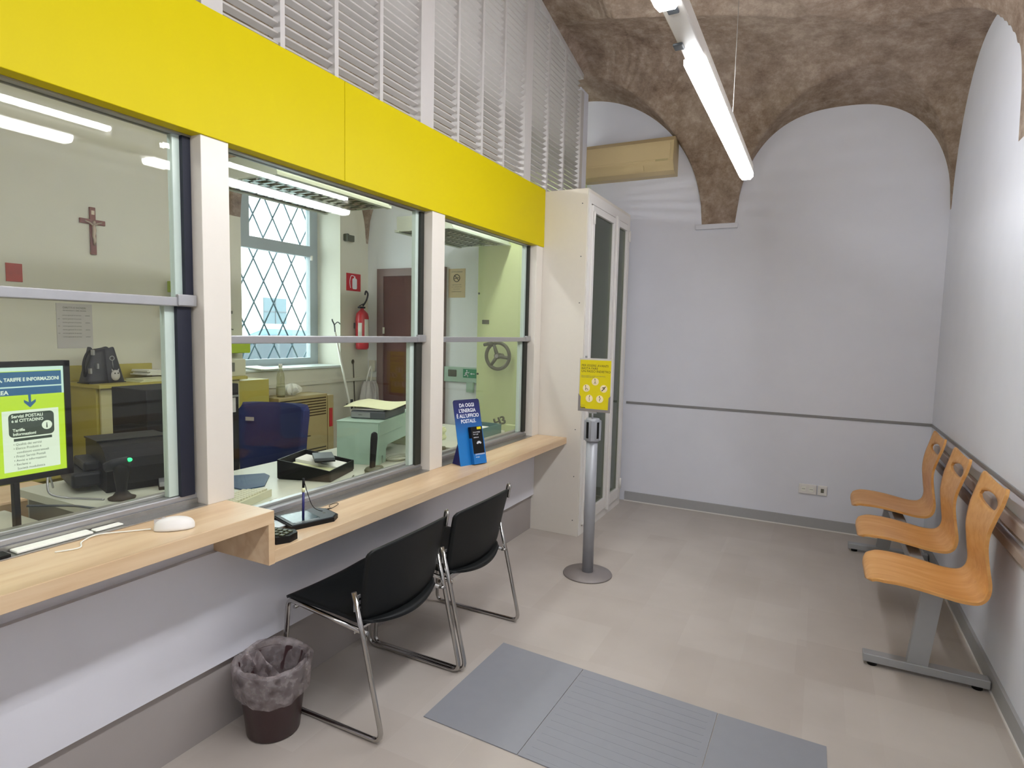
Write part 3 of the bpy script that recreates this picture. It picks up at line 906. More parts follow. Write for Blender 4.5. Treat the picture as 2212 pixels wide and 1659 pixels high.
# ------------------------------------------------------------------ tactile floor panel
t = T('tactile_panel', 'grey rubber tactile panel laid on the floor in front of the chairs', 'floor panel', (1.3, 2.1, 0))
bb = B(); bb.prism([(.617, 1.825), (1.03, 1.812), (1.045, 2.443), (.627, 2.468)], 'z', .0005, .004); t.part('plain_tile', bb, 'mat_grey')
bb = B(); bb.prism([(1.033, 1.812), (1.622, 1.79), (1.626, 2.411), (1.048, 2.443)], 'z', .0005, .004)
for k in range(14):
    y = 1.83 + k * .043
    bb.prism([(1.06, y), (1.60, y - .02), (1.60, y - .004), (1.06, y + .016)], 'z', .004, .0045)
t.part('ribbed_tile', bb, 'mat_grey')
bb = B(); bb.prism([(1.625, 1.79), (2.02, 1.775), (2.012, 2.403), (1.629, 2.411)], 'z', .0005, .004); t.part('plain_tile', bb, 'mat_grey')

# ------------------------------------------------------------------ things on the counters
ZH, ZLW = .877, .735
t = T('computer_mouse', 'white computer mouse on the high counter', 'mouse', (.18, 1.125, ZH), R(-38), local=True)
bb = B(); bb.sheet(lambda u, v: (.031 * math.cos(2 * PI * u) * math.sin(PI * v) ** .75 * (1 - .08 * math.cos(PI * v)), -.055 * math.cos(PI * v), .0 + .036 * max(0, 1 - abs(math.cos(2 * PI * u)) ** 2.6 * 0.9) * math.sin(PI * v) ** .6 * (1 if math.sin(2 * PI * u) > 0 else .0) + .002), 32, 20, .001)
t.part('shell', bb, 'white_metal')
bb = B(); bb.ball((0, -.028, .034), .006, (.5, 1.2, .8), 12); t.part('wheel', bb, 'grille')
bb = B(); bb.box(-.0006, .0006, -.054, -.012, .020, .0345); t.part('button_gap', bb, 'grille')
bb = B(); pts = [(.135, 1.08, ZH + .004), (.10, 1.04, ZH + .003), (.06, .97, ZH + .006), (.075, .92, ZH + .003), (.12, .89, ZH + .003), (.10, .84, ZH + .003)]
def spline(pts, n=8):
    out = []
    for i in range(len(pts) - 1):
        P = [Vector(pts[max(0, i - 1)]), Vector(pts[i]), Vector(pts[i + 1]), Vector(pts[min(len(pts) - 1, i + 2)])]
        for k in range(n):
            f = k / n
            out.append(.5 * ((2 * P[1]) + (-P[0] + P[2]) * f + (2 * P[0] - 5 * P[1] + 4 * P[2] - P[3]) * f * f + (-P[0] + 3 * P[1] - 3 * P[2] + P[3]) * f ** 3))
    out.append(Vector(pts[-1])); return out
bb.tube(spline(pts), .002, 6); single('mouse_cable', bb, 'paper', 'thin white mouse cable lying on the high counter', 'cable', (.1, .95, ZH))
bb = B(); bb.box(.0, .04, .78, .97, ZH + .0045, ZH + .012, .003); bb.box(.004, .032, .98, 1.06, ZH + .0045, ZH + .010, .003)
single('paper_strip', bb, 'paper', 'white folded paper strip on the steel tray of the high counter', 'paper', (.02, .9, ZH))

bb = B(); bb.box(.002, .046, .25, .765, ZH + .0045, ZH + .012, .001); single('document_slot', bb, 'black', 'black slot cover on the steel tray at the left edge of the high counter', 'slot', (.02, .5, ZH))

# signature pad with pen
ang = math.atan2(.188, .065)
t = T('signature_pad', 'dark grey signature tablet with reflective screen on the low counter', 'tablet', (.125, 1.70, ZLW), R(72), local=True)
bb = B(); bb.prism([(-.095, -.085), (.08, -.085), (.115, -.05), (.115, .05), (.08, .085), (-.095, .085)], 'z', .0, .016); t.part('body', bb, 'black')
bb = B(); bb.prism([(-.088, -.078), (.076, -.078), (.106, -.046), (.106, .046), (.076, .078), (-.088, .078)], 'z', .016, .019); t.part('top_plate', bb, 'dark_grey')
bb = B(); bb.box(-.075, .035, -.055, .06, .019, .0197); t.part('screen', bb, 'car_glass')
bb = B(); bb.box(-.068, .028, -.062, .067, .019, .0193); t.part('screen_border', bb, 'alu')
t.part('lettering', text_bm('sign', .014, frame((.078, -.02, .0192), (0, 1, 0), (-1, 0, 0)), .0002), 'ink_grey')
t = T('stylus_pen', 'upright blue-black stylus standing on the signature tablet', 'pen', (.150, 1.666, ZLW + .02))
bb = B(); bb.cyl((.150, 1.666, ZLW + .02), (.150, 1.668, .862), .0048, seg=12, mi=0); bb.cyl((.150, 1.668, .879), (.150, 1.669, .916), .0048, seg=12, mi=1)
t.part('shaft', bb, ['navy', 'black'])
bb = B(); bb.cyl((.150, 1.668, .862), (.150, 1.668, .879), .0062, seg=12); t.part('tape', bb, 'paper_cream')
bb = B(); bb.tube(spline([(.150, 1.669, .914), (.150, 1.69, .85), (.148, 1.72, .79), (.135, 1.78, .755), (.11, 1.86, .742), (.09, 1.92, .741), (.07, 1.93, .741), (.07, 1.89, .741), (.10, 1.86, .745)]), .0014, 6)
bb.tube(spline([(.11, 1.86, .742), (.09, 1.82, .741), (.07, 1.79, .741)]), .0022, 6); t.part('cord', bb, 'black')
t = T('card_terminal', 'small black card terminal tucked against the step of the counters', 'terminal', (.205, 1.495, ZLW), R(12), local=True)
bb = B(); bb.prism([(-.055, -.045), (.03, -.05), (.06, -.015), (.06, .03), (.035, .05), (-.055, .045)], 'z', 0, .026); t.part('body', bb, 'black')
bb = B()
for i in range(4):
    for j in range(3): bb.box(-.04 + i * .022, -.024 + i * .022, -.032 + j * .023, -.015 + j * .023, .026, .030, .002)
t.part('keypad', bb, 'safe_dark')
bb = B(); bb.tube(spline([(.10, 1.50, ZLW + .008), (.07, 1.56, ZLW + .01), (.06, 1.62, ZLW + .008), (.055, 1.66, ZLW + .008)]), .004, 8)
bb.box(.078, .098, 1.53, 1.565, ZLW + .004, ZLW + .022, .003)
single('usb_cable', bb, 'navy', 'dark blue cable with a plug between the card terminal and the tablet', 'cable', (.08, 1.58, ZLW))
bb = B(); bb.box(.045, .13, 1.45, 1.62, ZLW + .0042, ZLW + .012, .004); single('acrylic_tray', bb, 'alu', 'shiny flat tray under the dark blue cable', 'tray', (.08, 1.53, ZLW))

# blue leaflet stand
BL, BR = Vector((.135, 2.842, ZLW)), Vector((.202, 3.020, ZLW))
xd = (BR - BL).normalized(); nrm = Vector((xd.y, -xd.x, 0))
lean = Vector((-nrm.x * .085, -nrm.y * .085, .372)); yd = lean.normalized()
W = (BR - BL).length
t = T('leaflet_stand', 'blue cardboard leaflet stand leaning back on the low counter', 'stand', tuple(BL))
F = frame(BL, xd, yd)
def rrect(x0, x1, y0, y1, r, n=5, corners='tl tr bl br'):
    P = []
    for key, cx, cy, a0 in (('bl', x0 + r, y0 + r, 180), ('br', x1 - r, y0 + r, 270), ('tr', x1 - r, y1 - r, 0), ('tl', x0 + r, y1 - r, 90)):
        if key in corners:
            for k in range(n + 1): a = R(a0 + 90 * k / n); P.append((cx + r * math.cos(a), cy + r * math.sin(a)))
        else:
            P.append({'bl': (x0, y0), 'br': (x1, y0), 'tr': (x1, y1), 'tl': (x0, y1)}[key])
    return P
def card_grad():
    m, N, L, b_ = nt('printed_blue_card')
    tc = N.new('ShaderNodeTexCoord'); sp = N.new('ShaderNodeSeparateXYZ'); L.new(tc.outputs['Generated'], sp.inputs[0])
    r_ = ramp(N, sp.outputs['Z'], L, [(0.45, '#1c74bb'), (0.62, '#1f5b9c'), (0.78, '#1d2a6b'), (1.0, '#1c1d50')])
    L.new(r_.outputs[0], b_.inputs['Base Color']); b_.inputs['Roughness'].default_value = .35
    return m
MAT['card'] = card_grad()
bb = B(); bb.prism(rrect(0, W, 0, .378, .014, corners='tl tr'), 'z', -.002, .0, M=F); bd = t.part('board', bb, 'card')
def cen(s, y, size, dx=0): return text_bm(s, size, frame(F @ Vector((W * .5 + dx, y, .0004)), xd, yd), .0002, 'CENTER', sx=.86, bold=.0006)
tt = merge(cen('DA OGGI', .335, .030), cen("L'ENERGIA", .304, .030), cen("\u00c8 ALL'UFFICIO", .273, .030), cen('POSTALE.', .242, .030))
t.part('lettering', tt, 'white_ink', parent=bd)
# leaflet pocket box on the front
bb = B(); bb.box(W * .42, W * .90, .0, .150, .0, .028, .001, M=F); pk = t.part('pocket', bb, 'blue')
bb = B(); bb.box(W * .42 + .003, W * .86, .06, .215, .004, .029, .0005, M=F); lf = t.part('leaflet', bb, 'black')
bb = B(); bb.box(W * .66, W * .82, .198, .212, .0292, .0298, M=F); t.part('yellow_label', bb, 'sign_yellow', parent=lf)
def onp(s, x, y, size, al='LEFT', z=.0292): return text_bm(s, size, frame(F @ Vector((x, y, z)), xd, yd), .0002, al, sx=.85)
t.part('small_print', merge(onp('la tua energia', W * .5, .180, .011), onp('luce e gas', W * .5, .168, .011), onp('attivala qui', W * .5, .150, .010)), 'white_ink', parent=lf)
bb = B()
for k in range(9):
    a = R(20 + k * 17.5); bb.box(-.0015, .0015, .007, .019, 0, .0006, M=F @ Matrix.Translation((W * .68, .112, .0292)) @ Matrix.Rotation(a - PI / 2, 4, 'Z'))
t.part('fan_emblem', bb, 'white_ink', parent=lf)
t.part('pocket_print', merge(onp('posteitaliane', W * .50, .052, .016, z=.0284), onp('energia', W * .5, .037, .011, z=.0284)), 'white_ink', parent=pk)
q0 = F @ Vector((.01, .0, -.002)); foot = Vector((q0.x - nrm.x * .09, q0.y - nrm.y * .09, ZLW))
bb = B()
mid = F @ Vector((.01, .15, -.002))
vsx = [bb.bm.verts.new(p) for p in (q0, foot, mid, q0 + xd * .004, foot + xd * .004, mid + xd * .004)]
for f in ((0, 1, 2), (5, 4, 3), (0, 3, 4, 1), (1, 4, 5, 2), (2, 5, 3, 0)): bb.bm.faces.new([vsx[i] for i in f])
t.part('rear_strut', bb, 'navy')

# ------------------------------------------------------------------ office: near desks
t = T('office_desk', 'light laminate desk behind the high counter window', 'desk', (-.4, 1.3, 0))
bb = B(); bb.prism([(-.085, -.6), (-.085, 1.44), (-.10, 1.47), (-.75, 1.65), (-.75, 1.12), (-.26, 1.12), (-.24, -.6)], 'z', .842, .870); t.part('top', bb, 'desk')
bb = B(); bb.box(-.72, -.70, 1.14, 1.64, 0, .842); bb.box(-.70, -.12, 1.44, 1.46, 0, .842); bb.box(-.11, -.09, -.5, 1.44, 0, .842); t.part('panel', bb, 'desk')
bb = B(); bb.box(-.70, -.30, 1.135, 1.155, .30, .842); t.part('drawer_front', bb, 'desk_grey')
t = T('keyboard_shelf', 'low grey shelf under the lit screen', 'shelf', (-.5, .9, 0))
bb = B(); bb.box(-.80, -.27, .3, 1.10, .765, .785); t.part('top', bb, 'desk'); 
for a_ in (-.78, -.30):
    bb = B(); bb.box(a_, a_ + .02, .32, 1.08, 0, .765); t.part('side', bb, 'desk')

def keyboard(label, c, rz, w=.40, d=.15):
    k = T('keyboard', label, 'keyboard', c, rz, local=True)
    bb = B(); bb.prism([(-d / 2, 0), (d / 2, 0), (d / 2, .014), (-d / 2, .032)], 'y', -w / 2, w / 2); k.part('case', bb, 'key_beige')
    bb = B()
    for i in range(5):
        for j in range(15):
            x = -d / 2 + .014 + i * .0255; z = .032 - (x + d / 2) * .12
            y = -w / 2 + .012 + j * (w - .024) / 15
            bb.box(x, x + .021, y, y + (w - .024) / 15 - .003, z - .002, z + .008, .002)
    k.part('keys', bb, 'key_beige')
    return k
keyboard('beige keyboard under the lit screen behind the high counter window', (-.36, .80, .785), R(180), w=.42)

# lit monitor facing the public
MX, MY1, MY0, MZ0, MZ1 = -.150, 1.018, .50, 1.030, 1.382
t = T('information_monitor', 'black monitor showing a yellow-green information page behind the near window', 'monitor', (MX - .05, .76, .870))
bb = B(); bb.box(MX - .035, MX - .006, MY0, MY1, MZ0, MZ1, .004); bb.box(MX - .006, MX, MY0, MY1, MZ0, MZ0 + .018); bb.box(MX - .006, MX, MY0, MY1, MZ1 - .016, MZ1); bb.box(MX - .006, MX, MY1 - .016, MY1, MZ0, MZ1); bb.box(MX - .006, MX, MY0, MY0 + .016, MZ0, MZ1)
t.part('bezel', bb, 'black')
SCR = MX - .0055
bb = B(); bb.box(SCR - .001, SCR, MY0 + .014, MY1 - .014, MZ0 + .016, MZ1 - .014); sc = t.part('screen', bb, 'scr_lime')
def SB(y0, y1, z0, z1, k=1): 
    b_ = B(); b_.box(SCR + .0003 * (k - 1), SCR + .0003 * k, y0, y1, z0, z1); return b_
yr = MY1 - .016
t.part('top_strip', merge(SB(MY0 + .016, yr, MZ1 - .028, MZ1 - .016), SB(MY0 + .016, yr, 1.306, 1.310, 2), SB(yr - .006, yr, 1.283, 1.366, 1)), 'scr_cyan', parent=sc)
t.part('title_bar', merge(SB(MY0 + .03, yr - .006, 1.310, 1.352, 1)), 'scr_blue', parent=sc)
t.part('title_bar', merge(SB(MY0 + .03, yr - .006, 1.284, 1.306, 1)), 'scr_blue', parent=sc)
def ST(s, y, z, size, k=3, al='LEFT', bold=0.0, sx=1.0): return text_bm(s, size, frame((SCR + .0003 * k, y, z), (0, 1, 0), (0, 0, 1)), .0001, al, sx=sx, bold=bold)
t.part('lettering', ST('TRASPARENZA, TARIFFE E INFORMAZIONI', yr - .012, 1.325, .0145, al='RIGHT', sx=.82, bold=.0004), 'scr_white', parent=sc)
t.part('lettering', ST('AREA', .86, 1.288, .016, al='RIGHT', bold=.0004), 'scr_white', parent=sc)
ar = B(); ar.prism([(.908, 1.284), (.915, 1.284), (.915, 1.262), (.927, 1.270), (.927, 1.262), (.912, 1.246), (.897, 1.262), (.897, 1.270), (.909, 1.262)], 'x', SCR + .0003, SCR + .0006)
t.part('arrow', ar, 'scr_blue', parent=sc)
ry1, ry0 = .985, .842
t.part('page', merge(SB(ry0, ry1, 1.062, 1.240, 1)), 'scr_white', parent=sc)
t.part('foot_strip', merge(SB(MY0 + .016, yr, MZ0 + .018, 1.040, 1)), 'scr_white', parent=sc)
bx = B(); bx.prism(rrect(.857, .972, 1.162, 1.232, .012), 'x', SCR + .0003, SCR + .0006); t.part('heading_box', bx, 'scr_dark', parent=sc)
t.part('lettering', merge(ST('Servizi POSTALI', .864, 1.219, .0125, bold=.0003, sx=.95), ST('e al CITTADINO', .864, 1.206, .0125, bold=.0003, sx=.9), ST('Tariffe', .866, 1.179, .0115, bold=.0003), ST('Informazioni', .866, 1.167, .0115, bold=.0003)), 'scr_white', parent=sc)
bi = B(); bi.cyl((SCR + .0006, .953, 1.190), (SCR + .0009, .953, 1.190), .0135, seg=28); t.part('info_dot', bi, 'scr_white', parent=sc)
tx = ST('i', .950, 1.182, .022, 4, bold=.0006)
tl = merge(tx, SB(.868, .965, 1.150, 1.158, 2))
lines = ['\u2022 Qualit\u00e0 dei servizi', '\u2022 Elenco Prodotti e', '   condizioni contrattuali', '\u2022 Prezzi Servizi Postali', '\u2022 Avvisi e informazioni', '\u2022 Reclami e', '   Societ\u00e0 modulistica']
for k, s_ in enumerate(lines): tl = merge(tl, ST(s_, .866, 1.138 - k * .0118, .0095, 3, sx=.95))
t.part('lettering', tl, 'scr_dark', parent=sc)
bb = B(); bb.box(MX - .06, MX - .03, .74, .80, .88, 1.15, .004); bb.box(MX - .07, MX + .07, .60, .86, .871, .885, .005); bb.box(MX - .02, MX + .0, .86, .875, .885, 1.03, .001); t.part('foot', bb, 'black')

# orange-brown boxes glimpsed below the screen
bb = B(); bb.box(-1.15, -.86, .95, 1.35, .56, .80, .01); single('cardboard_box', bb, 'maple', 'brown cardboard box glimpsed below the lit screen', 'box', (-1.0, 1.15, .56))
bb = B(); bb.box(-1.2, -.85, .8, 1.5, 0, .56); single('box_trolley', bb, 'dark_grey', 'dark low unit under the brown cardboard box', 'unit', (-1.0, 1.15, 0))

# dot-matrix printer
t = T('document_printer', 'dark grey document printer with a sloping top on the near desk', 'printer', (-.53, 1.40, .870), R(-17), local=True)
bb = B(); bb.prism([(-.17, 0.0), (.15, 0.0), (.168, .03), (.170, .09), (.160, .125), (.135, .150), (.10, .166), (.05, .175), (-.17, .165)], 'y', -.105, .135); t.part('body', bb, 'black')
bb = B(); bb.prism([(-.17, .165), (.05, .175), (.05, .181), (-.17, .171)], 'y', -.11, .14); t.part('top_cover', bb, 'charcoal')
bb = B(); bb.box(-.12, .10, -.20, -.105, .02, .075, .01); bb.box(-.10, .08, -.16, -.105, .075, .11, .008); t.part('paper_feeder', bb, 'charcoal')
bb = B(); bb.box(-.05, .12, .135, .165, .0, .07, .008); t.part('rear_part', bb, 'black')
# hand scanner standing upright
t = T('barcode_scanner', 'black hand scanner with a green light on a round stand on the near desk', 'scanner', (-.30, 1.245, .870))
bb = B(); bb.lathe([(.042, 0), (.044, .006), (.03, .012), (.016, .03), (.020, .055), (.024, .09), (.026, .115), (.018, .13), (0, .133)], (-.30, 1.245, .870), 28); t.part('stand', bb, 'black')
bb = B(); bb.tube([(-.335, 1.21, .985), (-.315, 1.23, .995), (-.28, 1.262, 1.008)], [.017, .021, .016], 14); t.part('head', bb, 'charcoal')
bb = B(); bb.ball((-.277, 1.262, 1.012), .009, (1, 1, .8), 12); t.part('status_light', bb, 'led_green')
t = T('stapler', 'small black and silver stapler on the near desk beside the printer', 'stapler', (-.34, 1.42, .870), R(60), local=True)
bb = B(); bb.box(-.015, .015, -.06, .06, 0, .012, .003); t.part('base', bb, 'black')
bb = B(); bb.prism([(-.06, .014), (.06, .02), (.058, .036), (-.055, .03)], 'x', -.012, .012); t.part('arm', bb, 'alu')
bb = B()
bb.tube(spline([(-.58, 1.16, .89), (-.52, 1.12, .96), (-.48, 1.10, .90), (-.46, 1.14, .875), (-.40, 1.17, .873), (-.33, 1.20, .873)]), .0035, 8)
single('grey_cable', bb, 'alu', 'thin pale cable curling from the printer to the scanner', 'cable', (-.45, 1.13, .87))
bb = B(); bb.tube(spline([(-.36, .98, .90), (-.30, 1.08, .885), (-.24, 1.12, .876), (-.15, 1.16, .873)]), .004, 8)
single('dark_cable', bb, 'dark_grey', 'thick dark cable hanging across the gap beside the lit screen', 'cable', (-.3, 1.05, .87))
bb = B(); bb.box(-.22, -.12, 1.30, 1.42, .870, .873); single('note_paper', bb, 'paper_cream', 'pale sheet of paper on the near desk by the window post', 'paper', (-.17, 1.36, .87))

# middle desk
t = T('teller_desk', 'long light laminate desk behind the low counter windows', 'desk', (-.4, 2.8, 0))
bb = B(); bb.prism([(-.085, 1.52), (-.085, 4.07), (-.80, 4.07), (-.80, 1.70)], 'z', .712, .740); t.part('top', bb, 'desk')
bb = B(); bb.box(-.77, -.75, 1.75, 4.0, .35, .712); bb.box(-.70, -.12, 1.74, 1.76, 0, .712); bb.box(-.70, -.12, 4.03, 4.05, 0, .712); t.part('panel', bb, 'desk')
bb = B(); bb.prism([(-.72, 1.86), (-.71, 2.0), (-.61, 2.13), (-.55, 2.11), (-.41, 1.96), (-.43, 1.86)], 'z', .7402, .745); single('desk_pad', bb, 'pad_blue', 'blue desk pad on the middle desk behind the keyboard', 'desk pad', (-.5, 2.0, .74))
k = keyboard('beige keyboard on the middle desk behind the white window post', (-.27, 1.70, .7405), R(196), w=.30, d=.13)
bb = B(); bb.sheet(lambda u, v: (-.16 + .09 * u, 1.76 + .12 * v, .748 + .01 * math.sin(3 * u + 4 * v)), 6, 6, .001); single('till_receipt', bb, 'paper', 'bright crumpled slip of paper at the left end of the middle desk', 'paper', (-.12, 1.82, .74))
# black document tray with papers
t = T('document_tray', 'open black document tray on the middle desk', 'tray', (-.36, 2.27, .7405), R(18), local=True)
bb = B(); bb.box(-.16, .12, -.13, .13, 0, .006); bb.prism([(-.16, .006), (-.152, .006), (-.152, .10), (-.16, .10)], 'y', -.13, .13)
bb.box(.112, .12, -.13, .13, .006, .055); bb.prism([(-.16, .006), (.12, .006), (.12, .055), (-.16, .10)], 'y', -.14, -.132); bb.prism([(-.16, .006), (.12, .006), (.12, .055), (-.16, .10)], 'y', .132, .14)
t.part('tray', bb, 'black')
t = T('paper_bundle', 'white and cream papers lying in the black document tray', 'papers', (-.36, 2.27, .748), R(18), local=True)
bb = B(); bb.prism([(-.14, .0), (.10, .0), (.10, .03), (-.14, .055)], 'y', -.115, -.01); t.part('cream_sheets', bb, 'paper_cream')
bb = B(); bb.prism([(-.14, .0), (.10, .0), (.10, .036), (-.14, .07)], 'y', .0, .118); t.part('white_sheets', bb, 'paper')
t = T('notebook', 'small grey-black notebook on top of the papers in the tray', 'notebook', (-.355, 2.285, .822), R(50), local=True)
bb = B(); bb.box(-.05, .05, -.075, .075, .004, .02, .002); t.part('cover', bb, 'dark_grey')
bb = B(); bb.box(-.048, .052, -.073, .073, -.002, .004); t.part('pages', bb, 'black')
# upright black hand-set on small base with cord
t = T('microphone_stand', 'upright flat black stand on an oval base in front of the mint cabinet', 'microphone', (-.20, 2.50, .7405))
bb = B(); bb.lathe([(.05, 0), (.052, .006), (.045, .016), (.0, .018)], (0, 0, 0), 28, fn=lambda q, a, r, z: Vector((-.20 + q.x * .8, 2.50 + q.y * 1.25, .7405 + q.z))); t.part('base', bb, 'safe_dark')
bb = B(); bb.prism([(-.016, .0), (.016, .0), (.022, .16), (.018, .185), (.0, .194), (-.018, .185), (-.022, .16)], 'x', -.006, .006, M=Matrix.Translation((-.20, 2.485, .755)) @ Matrix.Rotation(R(-5), 4, 'X')); t.part('blade', bb, 'black')
bb = B(); bb.tube(spline([(-.20, 2.44, .744), (-.17, 2.38, .743), (-.13, 2.33, .743), (-.17, 2.30, .743), (-.20, 2.34, .743)]), .003, 6); single('telephone_wire', bb, 'safe_dark', 'thin looped cord lying on the middle desk', 'cord', (-.17, 2.36, .74))
# mint steel cover with step and cable slots
mm = Matrix.Translation((-.487, 2.523, .7405)) @ Matrix.Rotation(R(17.5), 4, 'Z')
t = T('mint_cabinet', 'mint green steel cover box on the middle desk with a scale on top', 'cabinet', (-.487, 2.523, .7405))
bb = B(); bb.prism([(0, 0), (.245, 0), (.245, .165), (.245, .232), (0, .232)], 'y', 0, .004, M=mm)
bb.prism([(.004, .0), (.044, .0), (.044, .045), (.068, .045), (.068, .0), (.11, .0), (.11, .07), (.135, .095), (.60, .095), (.60, .232), (.004, .232)], 'x', .241, .247, M=mm)
bb.box(-.0, .247, .0, .60, .232, .238, M=mm); bb.box(.0, .006, .004, .6, 0, .232, M=mm); bb.box(.0, .247, .594, .60, 0.095, .232, M=mm)
t.part('cover', bb, 'mint')
bb = B(); bb.box(.2475, .252, .004, .60, .165, .240, .001, M=mm); bb.box(-.004, .251, -.004, .60, .238, .242, .001, M=mm); t.part('lid', bb, 'mint')
t = T('cable_coil', 'pale coiled cables under the open side of the mint cabinet', 'cables', (-.24, 2.78, .7405))
bb = B()
for k in range(3): bb.tube([(-.27 + (.05 + .008 * k) * math.cos(a), 2.79 + (.075 + .006 * k) * math.sin(a), .744 + .006 * k) for a in [2 * PI * i / 24 for i in range(24)]], .0035, 6, closed=True)
bb.tube(spline([(-.24, 2.86, .745), (-.235, 2.88, .79), (-.24, 2.84, .84)]), .0035, 6); t.part('coil', bb, 'desk')
t = T('letter_scale', 'grey electronic letter scale on the mint cabinet', 'scale', (0, 0, 0))
ms = mm @ Matrix.Translation((.035, .10, .2425))
t.e.location = ms.translation; t.off = tuple(ms.translation)
bb = B(); bb.box(.0, .21, .0, .34, .0, .045, .008, M=ms); bd = t.part('body', bb, 'dark_grey')
bb = B(); bb.box(.006, .12, -.003, .001, .008, .038, M=ms); t.part('display', bb, 'alu', parent=bd)
t.part('lettering', text_bm('KERN', .009, ms @ frame((.05, -.0035, .02), (1, 0, 0), (0, 0, 1)), .0002), 'ink', parent=bd)
bb = B(); bb.box(.005, .20, .005, .33, .048, .057, .003, M=ms); t.part('plate', bb, 'steel')
bb = B(); bb.sheet(lambda u, v: tuple(ms @ Vector((-.045 + .29 * u, .0 + .36 * v, .064 + .010 * math.sin(PI * v) * (u < .4) + .006 * math.sin(5 * u + 2 * v) + (.02 * (v - .8) if v > .8 else 0)))), 14, 12, .0015)
single('folder_sheet', bb, 'paper_cream', 'pale yellow-green card folder lying over the letter scale', 'folder', tuple(ms.translation + Vector((0, 0, .06))))

# items behind the third window
t = T('blue_box', 'teal-blue open box with a white paper beside the leaflet stand, behind glass', 'box', (-.29, 3.80, .7405))
bb = B(); bb.box(-.38, -.20, 3.62, 3.95, 0 + .7405, .745); bb.box(-.38, -.374, 3.62, 3.95, .745, .81); bb.box(-.206, -.20, 3.62, 3.95, .745, .81); bb.box(-.374, -.206, 3.944, 3.95, .745, .81); bb.box(-.374, -.206, 3.62, 3.626, .745, .81); t.part('tray', bb, 'teal')
bb = B(); bb.prism([(3.66, .765), (3.90, .785), (3.90, .787), (3.66, .767)], 'x', -.36, -.22); single('white_form', bb, 'paper', 'white form lying in the teal-blue box', 'paper', (-.29, 3.78, .76))
t = T('paper_stack', 'thick stack of pale papers behind the far window post', 'papers', (-.50, 3.30, .7405))
bb = B()
for k in range(9): bb.box(-.66 + .004 * math.sin(k * 2.1), -.40 + .006 * math.sin(k * 1.3), 3.16 + .004 * math.cos(k), 3.50, .7405 + k * .0095, .7405 + k * .0095 + .009, .0005)
t.part('sheets', bb, 'paper_cream')
bb = B(); bb.box(-.30, -.12, 3.05, 3.20, .7405, .752, .003); bb.prism([(-.27, 3.10), (-.15, 3.12), (-.18, 3.16)], 'z', .752, .768); single('clipboard', bb, 'safe_dark', 'small dark green clip tray in front of the stack of papers', 'tray', (-.2, 3.1, .74))
t = T('desk_calendar', 'small green desk ornament with curly characters beside the teal-blue box', 'ornament', (-.20, 4.0, .7405))
bb = B(); bb.box(-.19, -.10, 3.985, 4.03, .7405, .80, .003); t.part('block', bb, 'safe')
t.part('characters', merge(text_bm('H3', .085, frame((-.275, 3.99, .775), (.9, 0, .35), (-.35, 0, .9)), .006, bold=.002)), 'safe_dark')

# safe
t = T('safe', 'tall pale green safe door with a dark three-spoke handwheel', 'safe', (-.55, 5.1, 0))
bb = B(); bb.box(-1.065, -.06, 5.03, 5.236, 0, 2.95, .006); t.part('body', bb, 'safe')
bb = B(); bb.box(-1.045, -.09, 5.0, 5.028, .12, 2.85, .004); d = t.part('door', bb, 'safe')
bb = B(); bb.box(-.99, -.915, 4.996, 5.001, 1.57, 1.61, .001); t.part('name_plate', bb, 'safe_dark', parent=d)
for zz in (1.09, 1.86):
    bb = B(); bb.cyl((-1.03, 5.0, zz), (-1.03, 4.994, zz), .010, seg=12); t.part('bolt', bb, 'safe_dark', parent=d)
wc = Vector((-.765, 4.91, 1.275)); wr = .122
bb = B(); bb.tube([(wc.x + wr * math.cos(2 * PI * k / 36), wc.y, wc.z + wr * math.sin(2 * PI * k / 36)) for k in range(36)], .017, 10, closed=True)
for a in (112, 232, -8): bb.tube([(wc.x + .02 * math.cos(R(a)), wc.y - .005, wc.z + .02 * math.sin(R(a))), (wc.x + wr * math.cos(R(a)), wc.y, wc.z + wr * math.sin(R(a)))], [.018, .015], 8)
bb.cyl((wc.x, wc.y - .018, wc.z), (wc.x, 5.0, wc.z), .030, .022, 20)
w = t.part('handwheel', bb, 'safe_dark')
bb = B(); bb.cyl((wc.x - .14, wc.y - .01, wc.z + .10), (wc.x - .05, wc.y - .03, wc.z + .118), .016, .018, 12); t.part('crank_knob', bb, 'safe_dark', parent=w)
bb = B(); bb.cyl((wc.x, wc.y - .019, wc.z), (wc.x, wc.y - .024, wc.z), .018, seg=18); t.part('hub_cap', bb, 'alu', parent=w)

# door wall things
YD = YB - .006
b = B()
b.box(-2.445, -2.36, YD - .035, YD, 0, 2.07); b.box(-1.655, -1.56, YD - .035, YD, 0, 2.07); b.box(-2.445, -1.56, YD - .035, YD, 2.07, 2.15)
dr = struct('door_1', b, 'door_frame')
b = B(); b.box(-2.36, -1.655, YD - .022, YD - .004, .005, 2.07); struct('door_leaf', b, 'wood_dark', parent=dr)
b = B()
for zz in (.60, 1.45): b.cyl((-2.355, YD - .03, zz), (-2.355, YD - .03, zz + .07), .012, seg=10)
struct('door_hinge', b, 'paper', parent=dr)
b = B(); b.box(-1.72, -1.66, YD - .05, YD - .022, 1.98, 2.02, .003); struct('door_closer', b, 'white_metal', parent=dr)
t = T('no_smoking_notice', 'beige no-smoking notice on the wall beside the brown door', 'notice', (-1.435, YD, 1.84))
bb = B(); bb.box(-1.535, -1.335, YD - .003, YD, 1.838, 2.13); nn = t.part('sheet', bb, 'ac')
bb = B(); bb.tube([(-1.437 + .036 * math.cos(2 * PI * k / 28), YD - .004, 2.035 + .036 * math.sin(2 * PI * k / 28)) for k in range(28)], .0035, 6, closed=True)
